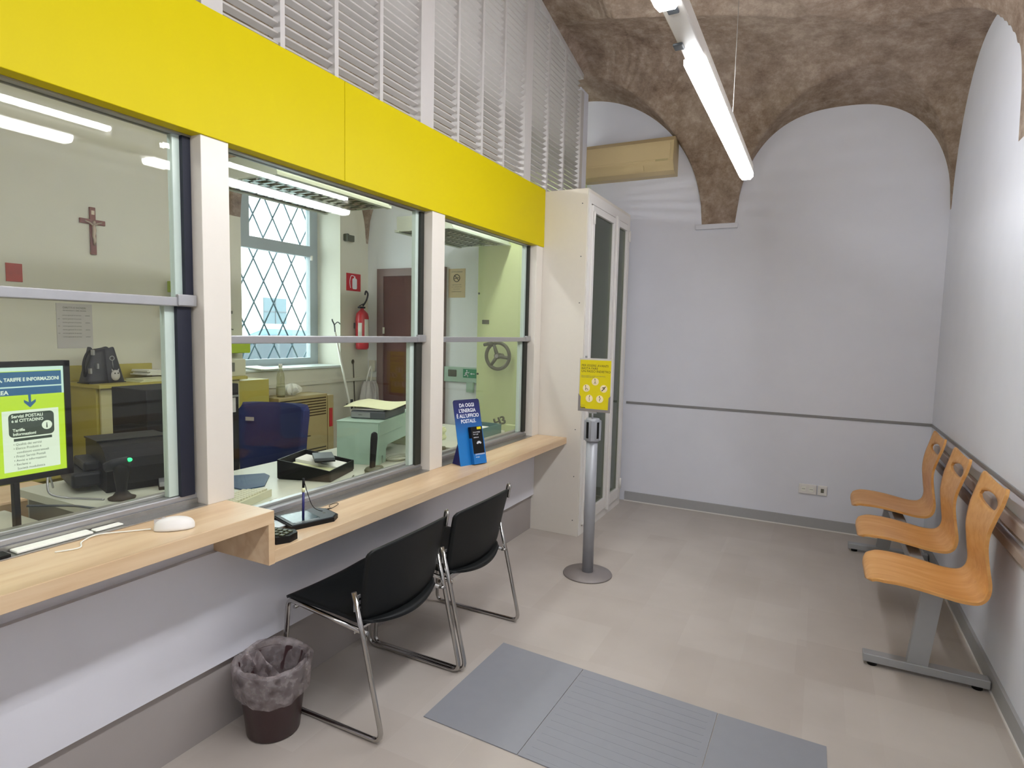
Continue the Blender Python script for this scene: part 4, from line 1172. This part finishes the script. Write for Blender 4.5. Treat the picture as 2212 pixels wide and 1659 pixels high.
bb.tube([(-1.462, YD - .004, 2.06), (-1.412, YD - .004, 2.01)], .003, 6); bb.tube([(-1.462, YD - .004, 2.03), (-1.415, YD - .004, 2.038)], .003, 6); t.part('symbol', bb, 'ink', parent=nn)
def onw(s, x, z, size, al='CENTER'): return text_bm(s, size, frame((x, YD - .0034, z), (1, 0, 0), (0, 0, 1)), .0002, al)
t.part('lettering', merge(onw('VIETATO FUMARE', -1.436, 2.092, .017), onw('Legge 16 gennaio 2003', -1.436, 1.965, .012), onw('art. 51 tutela della salute', -1.436, 1.943, .012), onw('dei non fumatori', -1.436, 1.921, .012), onw('sanzioni amministrative', -1.436, 1.895, .012)), 'ink_grey', parent=nn)
t = T('emergency_panel', 'grey wall trunking panel with a green exit sign beside the safe', 'panel', (-1.37, YD, 1.0))
bb = B(); bb.box(-1.56, -1.13, YD - .03, YD, .975, 1.13, .004); t.part('box', bb, 'mint')
bb = B(); bb.box(-1.505, -1.405, YD - .036, YD - .03, 1.03, 1.10, .006); t.part('socket_cover', bb, 'safe_dark')
bb = B(); bb.box(-1.325, -1.16, YD - .034, YD - .03, 1.025, 1.115, .001); gs = t.part('exit_sign', bb, 'green_sign')
bb = B(); y_ = YD - .036
bb.ball((-1.278, y_, 1.098), .008, (1, .3, 1), 10)
bb.tube([(-1.275, y_, 1.086), (-1.285, y_, 1.062), (-1.265, y_, 1.048), (-1.268, y_, 1.034)], .0045, 6); bb.tube([(-1.285, y_, 1.062), (-1.297, y_, 1.048), (-1.31, y_, 1.048)], .0045, 6)
bb.tube([(-1.275, y_, 1.083), (-1.257, y_, 1.075), (-1.25, y_, 1.085)], .0035, 6); bb.tube([(-1.275, y_, 1.083), (-1.293, y_, 1.076), (-1.298, y_, 1.062)], .0035, 6)
bb.prism([(-1.238, 1.068), (-1.222, 1.078), (-1.222, 1.071), (-1.185, 1.071), (-1.185, 1.065), (-1.222, 1.065), (-1.222, 1.058)], 'y', y_ - .001, y_ + .002)
t.part('running_man', bb, 'white_ink', parent=gs)
bb = B(); bb.box(-1.27, -1.19, YD - .06, YD - .03, .88, .985, .004); single('junction_box', bb, 'mint', 'small mint grey junction box hanging below the exit sign', 'box', (-1.23, YD, .88))
# meter box by the corner (on the door wall)
bb = B(); bb.box(-2.56, -2.48, YD - .03, YD, 1.03, 1.15, .003); single('wall_box', bb, 'office_wall', 'small pale box in the corner left of the brown door', 'box', (-2.52, YD, 1.03))

# ---- outer wall things (office)
XWL = XO
t = T('crucifix', 'wooden crucifix with a pale figure on the office wall', 'crucifix', (XWL, 2.405, 2.12))
bb = B(); bb.box(XWL, XWL + .016, 2.388, 2.424, 1.965, 2.285, .002); bb.box(XWL, XWL + .014, 2.325, 2.487, 2.170, 2.203, .002); t.part('cross', bb, 'crucifix')
bb = B(); x_ = XWL + .022
bb.tube([(x_, 2.406, 2.165), (x_ + .004, 2.408, 2.13), (x_, 2.404, 2.09), (x_ + .004, 2.408, 2.06), (x_, 2.406, 2.03)], [.010, .013, .010, .010, .006], 8)
bb.tube([(x_, 2.352, 2.188), (x_, 2.38, 2.178), (x_, 2.406, 2.160), (x_, 2.432, 2.178), (x_, 2.46, 2.188)], [.004, .005, .008, .005, .004], 8)
bb.ball((x_ + .002, 2.408, 2.182), .011, (1, .9, 1.2), 10); bb.box(XWL + .016, XWL + .018, 2.396, 2.416, 2.235, 2.262); t.part('figure', bb, 'pale_metal')
bb = B(); bb.box(XWL, XWL + .006, 1.898, 1.985, 1.742, 1.855, .001); single('small_picture', bb, 'red_print', 'small reddish picture on the office wall left of the crucifix', 'picture', (XWL, 1.94, 1.742))
t = T('posted_notice', 'pale notice sheet with grey print on the office wall below the crucifix', 'notice', (XWL, 2.27, 1.33))
bb = B(); bb.box(XWL, XWL + .003, 2.165, 2.385, 1.322, 1.622); nn = t.part('sheet', bb, 'grille')
def onl(s, y, z, size, al='LEFT'): return text_bm(s, size, frame((XWL + .0034, y, z), (0, 1, 0), (0, 0, 1)), .0002, al)
pr = merge(onl('DIRITTI E DOVERI', 2.275, 1.588, .018, 'CENTER'), onl('dei lavoratori e della clientela', 2.275, 1.572, .012, 'CENTER'))
for k in range(7): pr = merge(pr, onl('norme generali di servizio', 2.20, 1.54 - k * .024, .011), onl('xx', 2.172, 1.54 - k * .024, .012) if k % 2 else onl('avviso', 2.34, 1.54 - k * .024, .012))
t.part('print', pr, 'ink_grey', parent=nn)
bb = B(); bb.box(XWL, XWL + .09, 2.93, 3.00, 1.745, 1.83, .003); single('lime_box', bb, 'lime', 'lime green plastic box high on the office wall, seen by the window post', 'box', (XWL, 2.96, 1.745))
t = T('wall_mirror_dome', 'small domed metal fitting on the office wall under the lime box', 'fitting', (XWL, 2.93, 1.62))
bb = B(); bb.cyl((XWL, 2.90, 1.64), (XWL + .05, 2.90, 1.625), .012, seg=12); bb.ball((XWL + .07, 2.92, 1.61), .045, (.8, 1.2, .8), 16); t.part('dome', bb, 'chrome')
t = T('thermostat', 'small pale thermostat with a grey display left of the barred window', 'thermostat', (XWL, 3.47, 1.5))
bb = B(); bb.box(XWL, XWL + .02, 3.44, 3.505, 1.47, 1.64, .004); t.part('case', bb, 'office_wall')
bb = B(); bb.box(XWL + .02, XWL + .022, 3.46, 3.49, 1.60, 1.625); t.part('display', bb, 'ink_grey')
bb = B(); bb.tube([(XWL + .025, 3.435, 1.64), (XWL + .025, 3.435, 1.48), (XWL + .025, 3.49, 1.465)], .004, 6); t.part('rim', bb, 'ink_grey')
# fire sign, extinguisher, black box near corner
t = T('fire_sign', 'red square fire extinguisher sign on the office wall by the window', 'sign', (XWL, 5.0, 1.9))
bb = B(); bb.box(XWL, XWL + .003, 4.895, 5.115, 1.90, 2.085); fsn = t.part('plate', bb, 'red')
bb = B(); bb.prism(rrect(4.985, 5.055, 1.92, 2.035, .018), 'x', XWL + .003, XWL + .005); bb.box(XWL + .003, XWL + .005, 5.01, 5.03, 2.035, 2.055)
bb.tube(spline([(XWL + .004, 5.02, 2.055), (XWL + .004, 4.97, 2.06), (XWL + .004, 4.945, 2.0), (XWL + .004, 4.955, 1.93)]), .004, 6); t.part('symbol', bb, 'white_ink', parent=fsn)
ex, ey = XWL + .10, 5.03
t = T('fire_extinguisher', 'red fire extinguisher hanging on the office wall below its sign', 'extinguisher', (ex, ey, 1.27))
bb = B(); bb.lathe([(.0, 1.275), (.055, 1.275), (.068, 1.29), (.070, 1.31), (.070, 1.62), (.062, 1.66), (.035, 1.69), (.02, 1.70), (.018, 1.72), (0, 1.72)], (ex, ey, 0), 32, capb=False, capt=False); t.part('cylinder', bb, 'red')
bb = B(); bb.box(ex - .02, ex + .02, ey - .05, ey + .03, 1.715, 1.735, .004); bb.tube([(ex, ey - .045, 1.74), (ex, ey + .02, 1.765)], .006, 8)
bb.tube(spline([(ex, ey + .01, 1.74), (ex + .03, ey + .03, 1.80), (ex + .035, ey + .05, 1.87), (ex + .03, ey + .025, 1.90), (ex + .03, ey + .01, 1.86)]), .009, 8); t.part('valve_hose', bb, 'black')
def lab(a0, a1, z0, z1, r=.0712):
    b_ = B(); n = 8
    b_.sheet(lambda u, v: (ex + r * math.cos(a0 + (a1 - a0) * u), ey + r * math.sin(a0 + (a1 - a0) * u), z0 + (z1 - z0) * v), n, 1, .0006); return b_
t.part('label', lab(R(-85), R(-50), 1.41, 1.56), 'paper', label='white label'); t.part('label', lab(R(-28), R(25), 1.36, 1.60), 'paper', label='printed white label')
bb = B(); bb.box(XWL, ex - .068, ey - .02, ey + .02, 1.5, 1.56); t.part('hook', bb, 'dark_grey')
bb = B(); bb.box(XWL, XWL + .03, 4.85, 4.99, 2.415, 2.48, .003); bb.box(XWL, XWL + .05, 4.86, 4.885, 2.41, 2.485); 
single('black_detector', bb, 'safe_dark', 'small dark box high on the office wall right of the window', 'detector', (XWL, 4.92, 2.41))
# pole with hook leaning on reveal
t = T('hook_pole', 'long pale pole with a metal hook leaning by the barred window', 'pole', (-2.40, 4.80, .0))
bb = B(); bb.cyl((-2.336, 4.86, .0), (-2.54, 4.665, 1.46), .011, seg=12); t.part('shaft', bb, 'paper')
bb = B(); bb.tube(spline([(-2.54, 4.665, 1.46), (-2.545, 4.66, 1.53), (-2.55, 4.64, 1.57), (-2.55, 4.635, 1.59)]), .007, 8); bb.tube(spline([(-2.545, 4.66, 1.53), (-2.53, 4.69, 1.56), (-2.52, 4.72, 1.54)]), .005, 8); t.part('hook', bb, 'dark_grey')
bb = B(); bb.box(-2.46, -2.38, 4.74, 4.83, .70, .715); bb.cyl((-2.42, 4.78, .66), (-2.42, 4.78, .76), .014, seg=10); t.part('collar', bb, 'black')
t = T('window_rod', 'thin dark rod hanging on the office wall under the extinguisher', 'rod', (XWL, 4.98, .6))
bb = B(); bb.cyl((XWL + .012, 4.99, 1.13), (XWL + .012, 5.02, .60), .005, seg=8); bb.ball((XWL + .012, 4.985, 1.14), .022, (.5, .8, 1.2), 10); t.part('rod', bb, 'ink')
t = T('plastic_bag', 'grey translucent bag hanging in the corner beside the brown door', 'bag', (-2.48, 5.12, .5))
def bagf(u, v):
    w_ = .03 + .10 * math.sin(PI * min(1, .15 + v * .85)) ** .7
    a = 2 * PI * u
    return (-2.47 + .06 * math.cos(a) * (.3 + math.sin(PI * (.1 + .85 * v))) + .01 * math.sin(9 * a), 5.12 + w_ * math.sin(a) + .012 * math.sin(6 * a + v * 9), .93 - .45 * v)
bb = B(); bb.sheet(bagf, 40, 16, .002); t.part('bag', bb, 'grille')
bb = B(); bb.tube(spline([(-2.47, 5.06, .90), (-2.46, 5.08, 1.0), (-2.45, 5.11, 1.09), (-2.45, 5.13, 1.02), (-2.46, 5.12, .92)]), .008, 8); t.part('handle', bb, 'paper')

# heater
HX0, HX1, HY0, HY1, HZ0, HZ1 = -2.52, -2.27, 3.70, 4.28, .255, .875
t = T('gas_heater', 'beige convector heater with dark slots under the barred window', 'heater', (-2.4, 4.0, HZ0))
bb = B(); bb.box(HX0, HX1, HY0, HY1, HZ0, HZ1, .008); bb.box(HX0 - .08, HX0, HY0 + .1, HY1 - .1, HZ0 + .1, HZ1 - .1); t.part('case', bb, 'heater')
bb = B()
for k in range(7): z = HZ1 - .035 - k * .026; bb.box(HX1 - .002, HX1 + .001, HY0 + .01, HY1 - .02, z - .006, z + .005)
for k in range(3): z = HZ0 + .05 + k * .03; bb.box(HX1 - .002, HX1 + .001, HY0 + .01, HY1 - .02, z - .006, z + .005)
t.part('slots', bb, 'heater_dark')
bb = B(); bb.cyl((HX1, 3.97, .46), (HX1 + .004, 3.97, .46), .012, seg=14); bb.tube([(HX1 + .002, 3.93, .485), (HX1 + .002, 4.02, .497), (HX1 + .002, 4.06, .495)], .004, 6); t.part('emblem', bb, 'heater_dark')
bb = B(); bb.box(HX1 + .0, HX1 + .006, 4.30, 4.34, .55, .73); bb.box(HX0, HX1 + .001, 4.285, 4.36, HZ0 + .02, HZ1 - .02, .004, mi=1); t.part('side_unit', bb, ['red', 'heater'])
t = T('water_bottle', 'clear plastic bottle with a pale cap on the beige heater', 'bottle', (-2.36, 3.80, HZ1))
bb = B(); bb.lathe([(.036, 0), (.038, .01), (.038, .10), (.034, .14), (.036, .17), (.030, .21), (.014, .25), (.013, .27), (0, .27)], (-2.36, 3.80, HZ1), 24, capt=False); t.part('body', bb, 'bottle')
bb = B(); bb.lathe([(.0385, .02), (.0385, .09)], (-2.36, 3.80, HZ1), 24, capb=False, capt=False); t.part('label', bb, 'bottle_label')
bb = B(); bb.cyl((-2.36, 3.80, HZ1 + .262), (-2.36, 3.80, HZ1 + .295), .016, seg=14); t.part('cap', bb, 'paper')
bb = B()
def crum(u, v):
    a = 2 * PI * u; rr = (.07 + .018 * math.sin(5 * a + 3 * v) + .012 * math.sin(11 * a)) * math.sin(PI * (.02 + .96 * v))
    return (-2.37 + rr * math.cos(a) * .9, 3.93 + rr * math.sin(a) * 1.1, HZ1 + .058 - .045 * math.cos(PI * v) + .010 * math.sin(7 * a + 5 * v))
bb.sheet(crum, 30, 14, .001, smooth=False); single('crumpled_paper', bb, 'paper', 'crumpled white paper on the beige heater right of the bottle', 'paper', (-2.37, 3.93, HZ1))

# window in the deep reveal
XG = -2.95
b = B()
b.box(XG - .03, XG + .03, WY0, WY0 + .06, WZ0, WZ1); b.box(XG - .03, XG + .03, 4.70, WY1, WZ0, WZ1)
b.box(XG - .03, XG + .03, WY0 + .06, 4.70, WZ0, WZ0 + .09); b.box(XG - .03, XG + .03, WY0 + .06, 4.70, 2.235, 2.345); b.box(XG - .03, XG + .03, WY0 + .06, 4.70, 2.735, WZ1)
b.box(XG - .03, XG + .03, 3.66, 3.95, 2.345, 2.735)
wn = struct('window_1', b, 'frame_grey')
b = B(); b.box(XG - .004, XG + .004, WY0 + .06, 4.70, WZ0 + .09, 2.235); b.box(XG - .004, XG + .004, 3.95, 4.70, 2.345, 2.735); struct('window_pane', b, 'glass_clear', parent=wn)
b = B(); b.box(XG + .03, XO + .025, WY0 + .001, WY1 - .001, WZ0 - .0, WZ0 + .022, .003); struct('window_sill', b, 'sill', parent=wn)
b = B(); b.box(XG + .03, XG + .05, 4.70, 4.72, 2.20, 2.25, .003); struct('window_catch', b, 'white_metal', parent=wn)
b = B()
XB = XG - .07
ya, yb_, za, zb_ = WY0 + .02, WY1 - .02, WZ0 + .02, WZ1 - .02
dy, dz = .235, .42
import itertools
def clipseg(y0, z0, y1, z1):
    t0, t1 = 0.0, 1.0
    for p, q in ((y0 - y1, y0 - ya), (y1 - y0, yb_ - y0), (z0 - z1, z0 - za), (z1 - z0, zb_ - z0)):
        if abs(p) < 1e-9:
            if q < 0: return None
            continue
        r_ = q / p
        if p < 0: t0 = max(t0, r_)
        else: t1 = min(t1, r_)
    if t0 >= t1: return None
    return (y0 + (y1 - y0) * t0, z0 + (z1 - z0) * t0, y0 + (y1 - y0) * t1, z0 + (z1 - z0) * t1)
H_ = 6
for sgn in (-1, 1):
    for k in range(-12, 14):
        y0 = 3.72 + k * dy
        s_ = clipseg(y0, za - 0, y0 + sgn * H_ * dy, za + H_ * dz)
        if s_: b.tube([(XB + .004 * sgn, s_[0], s_[1]), (XB + .004 * sgn, s_[2], s_[3])], .008, 6)
b.box(XB - .012, XB + .012, ya, yb_, za - .0, za + .015); b.box(XB - .012, XB + .012, ya, yb_, zb_ - .015, zb_)
struct('window_grille', b, 'grille_blue', parent=wn)
# paper on the sill
bb = B(); bb.sheet(lambda u, v: (-2.80 + .30 * u, 3.66 + .26 * v + .05 * u, WZ0 + .030 + .008 * math.sin(4 * u + 2 * v)), 8, 8, .006); single('sill_papers', bb, 'paper', 'white papers lying at the left end of the window sill', 'papers', (-2.65, 3.8, WZ0 + .02))

# ---- rear office counter with things on it
t = T('rear_counter', 'olive and cream counter unit along the office wall behind the bag', 'counter', (-2.4, 2.7, 0))
bb = B(); bb.box(-2.595, -2.18, 2.19, 3.31, 1.075, 1.10, .003); t.part('worktop', bb, 'olive')
for (a_, b_) in ((2.21, 2.235), (3.27, 3.295)):
    bb = B(); bb.box(-2.595, -2.26, a_, b_, 0, 1.075); t.part('side', bb, 'olive')
bb = B(); bb.box(-2.59, -2.25, 2.235, 3.27, .05, 1.07); t.part('carcass', bb, 'cream_box')
for (y0, y1) in ((2.225, 2.315), (2.32, 2.80), (2.805, 3.27)):
    bb = B(); bb.box(-2.25, -2.232, y0, y1, .06, 1.065, .002); t.part('door', bb, 'cream_box')
bb = B(); bb.box(-2.598, -2.575, .6, 2.78, 1.102, 1.205, .002); bb.box(-2.595, -2.575, .6, 2.165, .55, 1.10); bb.box(-2.595, -2.30, .6, 2.165, .52, .55)
single('olive_shelving', bb, 'olive', 'olive yellow shelf unit left of the cream counter, behind the lit screen', 'shelving', (-2.4, 1.4, .52))
bb = B(); bb.box(-2.575, -2.35, .6, 2.18, .0, .52); single('low_cupboard', bb, 'olive', 'low olive cupboard under the olive panel', 'cupboard', (-2.47, 1.4, 0))
bb = B(); bb.box(-2.48, -2.30, 1.95, 2.12, .553, .60, .004); single('dark_folder', bb, 'dark_grey', 'dark folder on the olive shelf right of the lit screen', 'folder', (-2.4, 2.0, .55))
# handbag
hx, hy, hz = -2.36, 2.305, 1.10
t = T('handbag', 'dark grey leather handbag with a white owl charm on the rear counter', 'bag', (hx, hy, hz))
bb = B(); bb.sheet(lambda u, v: (hx + (.075 - .035 * v) * math.copysign(abs(math.cos(2 * PI * u)) ** .5, math.cos(2 * PI * u)), hy + (.122 - .050 * v) * math.copysign(abs(math.sin(2 * PI * u)) ** .5, math.sin(2 * PI * u)), hz + .002 + .225 * v + (.012 * math.sin(6 * PI * u)) * v), 48, 10, .004)
bb.box(hx - .07, hx + .07, hy - .116, hy + .116, hz, hz + .006); bb.box(hx - .036, hx + .036, hy - .062, hy + .062, hz + .20, hz + .205); t.part('body', bb, 'bag_leather')
bb = B(); bb.tube(spline([(hx + .02, hy - .05, hz + .22), (hx + .03, hy - .10, hz + .20), (hx + .03, hy - .125, hz + .13), (hx + .03, hy - .12, hz + .05), (hx + .03, hy - .105, hz + .10), (hx + .03, hy - .07, hz + .19)]), .008, 8); t.part('strap', bb, 'black')
bb = B()
for (yy, zz) in ((hy - .085, hz + .205), (hy - .062, hz + .115), (hy - .105, hz + .085)): bb.box(hx + .05, hx + .08, yy - .006, yy + .006, zz - .018, zz + .018, .003)
bb.tube([(hx + .07, hy + .03 + .014 * math.cos(2 * PI * k / 16), hz + .165 + .014 * math.sin(2 * PI * k / 16)) for k in range(16)], .003, 6, closed=True); bb.tube([(hx + .072, hy + .03, hz + .15), (hx + .08, hy + .03, hz + .10)], .0025, 6); t.part('buckle', bb, 'alu')
bb = B(); bb.ball((hx + .095, hy + .035, hz + .052), .030, (.5, .95, 1.2), 16); 
for s in (-1, 1): bb.tube([(hx + .095, hy + .035 + s * .014, hz + .075), (hx + .095, hy + .035 + s * .023, hz + .096)], [.008, .001], 6)
ch = t.part('charm', bb, 'grille')
bb = B()
for s in (-1, 1): bb.ball((hx + .108, hy + .035 + s * .010, hz + .066), .005, (.6, 1, 1), 8)
t.part('charm_eyes', bb, 'ink', parent=ch)
def sheaf(label, y0, y1, x0, x1, z, n, rz, m='paper_cream', th=.006, tilt=0):
    t_ = T('folder_stack', label, 'folders', ((x0 + x1) / 2, (y0 + y1) / 2, z), rz, local=True)
    for k in range(n):
        bb = B(); hx_, hy_ = (x1 - x0) / 2, (y1 - y0) / 2
        bb.box(-hx_ + .01 * (k % 2), hx_, -hy_ + .012 * (k % 3), hy_ - .01 * (k % 2), k * th, k * th + th * .85, .001, M=Matrix.Rotation(tilt, 4, 'X')); t_.part('folder', bb, m)
    return t_
sheaf('thin cream folders lying on the rear counter right of the handbag', 2.45, 2.72, -2.38, -2.20, 1.10, 3, R(4))
sheaf('thicker white folders stacked askew on the rear counter near the window post', 2.60, 2.95, -2.56, -2.40, 1.122, 5, R(10), 'paper', .008, R(-3))
t = T('grey_file_box', 'tall dark grey box with a sloping lid at the back of the rear counter', 'box', (-2.48, 2.86, 1.10))
bb = B(); bb.box(-2.56, -2.36, 2.985, 3.20, 1.10, 1.40, .003); t.part('box', bb, 'dark_grey')
bb = B(); bb.prism([(2.88, 1.395), (3.0, 1.425), (3.22, 1.43), (3.22, 1.445), (3.0, 1.44), (2.88, 1.41)], 'x', -2.58, -2.34); t.part('lid', bb, 'grille')
bb = B(); bb.box(-2.59, -2.33, 3.30, 3.55, .0, .02); 
# items right of the first post: lime crate and white device on rear counter
bb = B(); bb.box(-2.59, -2.45, 3.22, 3.56, 1.27, 1.40, .004); single('lime_crate', bb, 'lime', 'lime green crate left of the barred window, just right of the post', 'crate', (-2.52, 3.4, 1.27))
t = T('stamp_machine', 'cream and grey office device on the rear counter right of the post', 'device', (-2.35, 3.23, 1.10))
bb = B(); bb.box(-2.44, -2.20, 3.10, 3.31, 1.10, 1.235, .006); t.part('case', bb, 'key_beige')
bb = B(); bb.box(-2.20, -2.19, 3.12, 3.20, 1.14, 1.21, .002); t.part('drawer', bb, 'ink_grey')
bb = B(); bb.box(-2.60, -2.30, 3.302, 3.62, 0, 1.05, .002); single('olive_side_cupboard', bb, 'olive', 'narrow olive cupboard at the right end of the rear counter', 'cupboard', (-2.45, 3.45, 0))

# dark filing rack and blue swivel chair
t = T('dark_filing_cabinet', 'tall dark grey filing cabinet standing in the middle of the office', 'cabinet', (-1.25, 2.1, 0))
bb = B(); bb.box(-1.40, -1.10, 1.83, 2.37, .0, 1.165, .004); t.part('body', bb, 'dark_fabric')
bb = B(); bb.box(-1.10, -1.095, 2.24, 2.345, 1.0, 1.085); t.part('label_card', bb, 'grille')
bb = B(); bb.box(-1.098, -1.085, 2.22, 2.36, 1.09, 1.10); t.part('ledge', bb, 'alu')
t = T('office_chair', 'dark blue fabric office chair behind the middle desk', 'chair', (-1.385, 2.845, 0), R(-70.7), local=True)
def cb(u, v):
    cu = (u - .5) * 2
    w_ = .25 * (1 - .12 * (1 - v)) * (1 - .10 * max(0, (v - .9) / .1) ** 2)
    return (.0 - .05 * (1 - cu * cu) - .03 * v + .04 * math.sin(PI * v) * .4, cu * w_, .45 + .53 * v - .012 * abs(cu) ** 4)
bb = B(); bb.sheet(cb, 20, 16, .055); t.part('backrest', bb, 'navy_fabric')
bb = B(); bb.box(.0, .40, -.235, .235, .42, .50, .03); t.part('seat', bb, 'navy_fabric')
bb = B(); bb.cyl((.16, 0, .10), (.16, 0, .42), .03, seg=16); t.part('column', bb, 'black')
for k in range(5):
    a = 2 * PI * k / 5 + .3
    ex_, ey_ = .16 + .25 * math.cos(a), .25 * math.sin(a)
    bb = B(); bb.tube([(.16, 0, .11), (ex_, ey_, .07)], [.022, .014], 8); lg = t.part('leg', bb, 'black')
    bb = B(); bb.cyl((ex_, ey_ - .01, .028), (ex_, ey_ + .01, .028), .028, seg=14); t.part('castor', bb, 'black', parent=lg)
bb = B(); bb.box(.022, .026, -.17, -.11, .86, .885); t.part('tag', bb, 'grille')

# ---- louvred office lamps (switched off)
def louvre_lamp(label, x0, x1, y0, y1, z0, z1):
    t_ = T('louvre_lamp', label, 'lamp', ((x0 + x1) / 2, (y0 + y1) / 2, z0), group='unlit louvred office lamps')
    bb = B()
    bb.box(x0, x1, y0, y1, z1 - .01, z1); bb.box(x0, x0 + .02, y0, y1, z0, z1 - .01); bb.box(x1 - .02, x1, y0, y1, z0, z1 - .01); bb.box(x0 + .02, x1 - .02, y0, y0 + .02, z0, z1 - .01); bb.box(x0 + .02, x1 - .02, y1 - .02, y1, z0, z1 - .01)
    bb.box(x1 - .02, x1 + .015, y0 - .01, y1 + .01, z0 - .006, z0 + .012); bb.box(x0 - .015, x0 + .02, y0 - .01, y1 + .01, z0 - .006, z0 + .012)
    t_.part('housing', bb, 'lamp_body_g')
    bb = B(); n = 14
    for k in range(1, n): y = y0 + (y1 - y0) * k / n; bb.prism([(y - .010, z0), (y + .010, z0), (y + .003, z0 + .035), (y - .003, z0 + .035)], 'x', x0 + .03, x1 - .03)
    for k in range(1, 4): x = x0 + (x1 - x0) * k / 4; bb.prism([(x - .022, z0), (x + .022, z0), (x + .006, z0 + .04), (x - .006, z0 + .04)], 'y', y0 + .02, y1 - .02)
    t_.part('louvre', bb, 'louvre')
    bb = B()
    for k in range(4): x = x0 + (x1 - x0) * (k + .5) / 4; bb.cyl((x, y0 + .03, z0 + .06), (x, y1 - .03, z0 + .06), .012, seg=10)
    t_.part('dead_tube', bb, 'office_white')
    for yy in (y0 + .2, y1 - .2):
        bb = B(); bb.cyl(((x0 + x1) / 2, yy, z1), ((x0 + x1) / 2, yy, vault((x0 + x1) / 2, yy)), .0025, seg=6); t_.part('hanging_wire', bb, 'steel')
louvre_lamp('unlit louvred lamp hanging in the office in front of the barred window', -1.25, -.69, 2.30, 3.22, 2.30, 2.42)
louvre_lamp('unlit louvred lamp hanging in the office in front of the safe', -1.25, -.71, 4.02, 4.98, 2.30, 2.42)

# ------------------------------------------------------------------ outside
b = B(); b.box(-14, XO - .46, -6, 22, -.35, -.25); struct('ground', b, 'street')
t = T('facade', 'blank white house front across the street, seen through the bars', 'building', (-9.2, 9, -.25))
bb = B(); bb.box(-9.4, -9.0, -2, 20, -.25, 7); t.part('wall', bb, 'facade')
bb = B(); bb.box(-9.0, -8.97, 9.26, 9.88, 1.56, 2.13); wq = t.part('window', bb, 'facade_win')
bb = B(); bb.box(-8.97, -8.96, 9.26, 9.88, 1.82, 1.84); bb.box(-8.97, -8.96, 9.56, 9.58, 1.56, 2.13); t.part('shutter_bar', bb, 'dark_grey', parent=wq)
t = T('parked_car', 'silver-blue parked car outside, low behind the window bars', 'car', (-5.6, 6.6, -.25))
Mc = Matrix.Translation((-5.6, 6.7, -.18))
bb = B()
side = [(-2.0, .25), (2.0, .25), (2.05, .6), (1.95, .85), (1.2, .98), (.65, 1.42), (.1, 1.62), (-.9, 1.64), (-1.5, 1.45), (-1.95, 1.02), (-2.05, .6)]
def carf(u, v):
    # v around the outline, u across
    n = len(side); f = v * n; i = int(f) % n; k = f - int(f)
    y = side[i][0] * (1 - k) + side[(i + 1) % n][0] * k; z = side[i][1] * (1 - k) + side[(i + 1) % n][1] * k
    w_ = .80 - .10 * max(0, (z - .95) / .7)
    return ((u - .5) * 2 * w_, y, z)
bb.sheet(carf, 6, 44, .02, smooth=False)
bb.prism(side, 'x', -.72, .72)
bb.bm.transform(Mc); t.part('body', bb, 'car')
for s in (-1, 1):
    bb = B(); bb.prism([(-1.45, 1.02), (1.05, 1.0), (.55, 1.36), (.1, 1.54), (-.85, 1.56), (-1.3, 1.4)], 'x', s * .80, s * .82, M=Mc); t.part('side_window', bb, 'car_glass')
bb = B(); bb.prism([(1.16, 1.02), (.68, 1.42), (.66, 1.40), (1.13, 1.0)], 'x', -.68, .68, M=Mc); t.part('windscreen', bb, 'car_glass')
for (yy, s) in itertools.product((-1.25, 1.3), (-1, 1)):
    bb = B(); bb.cyl((s * .66 - 5.6, yy + 6.7, .06), (s * .84 - 5.6, yy + 6.7, .06), .31, seg=28); wl = t.part('wheel', bb, 'black')
    bb = B(); bb.cyl((s * .84 - 5.6, yy + 6.7, .06), (s * .85 - 5.6, yy + 6.7, .06), .19, seg=20); t.part('rim', bb, 'alu', parent=wl)
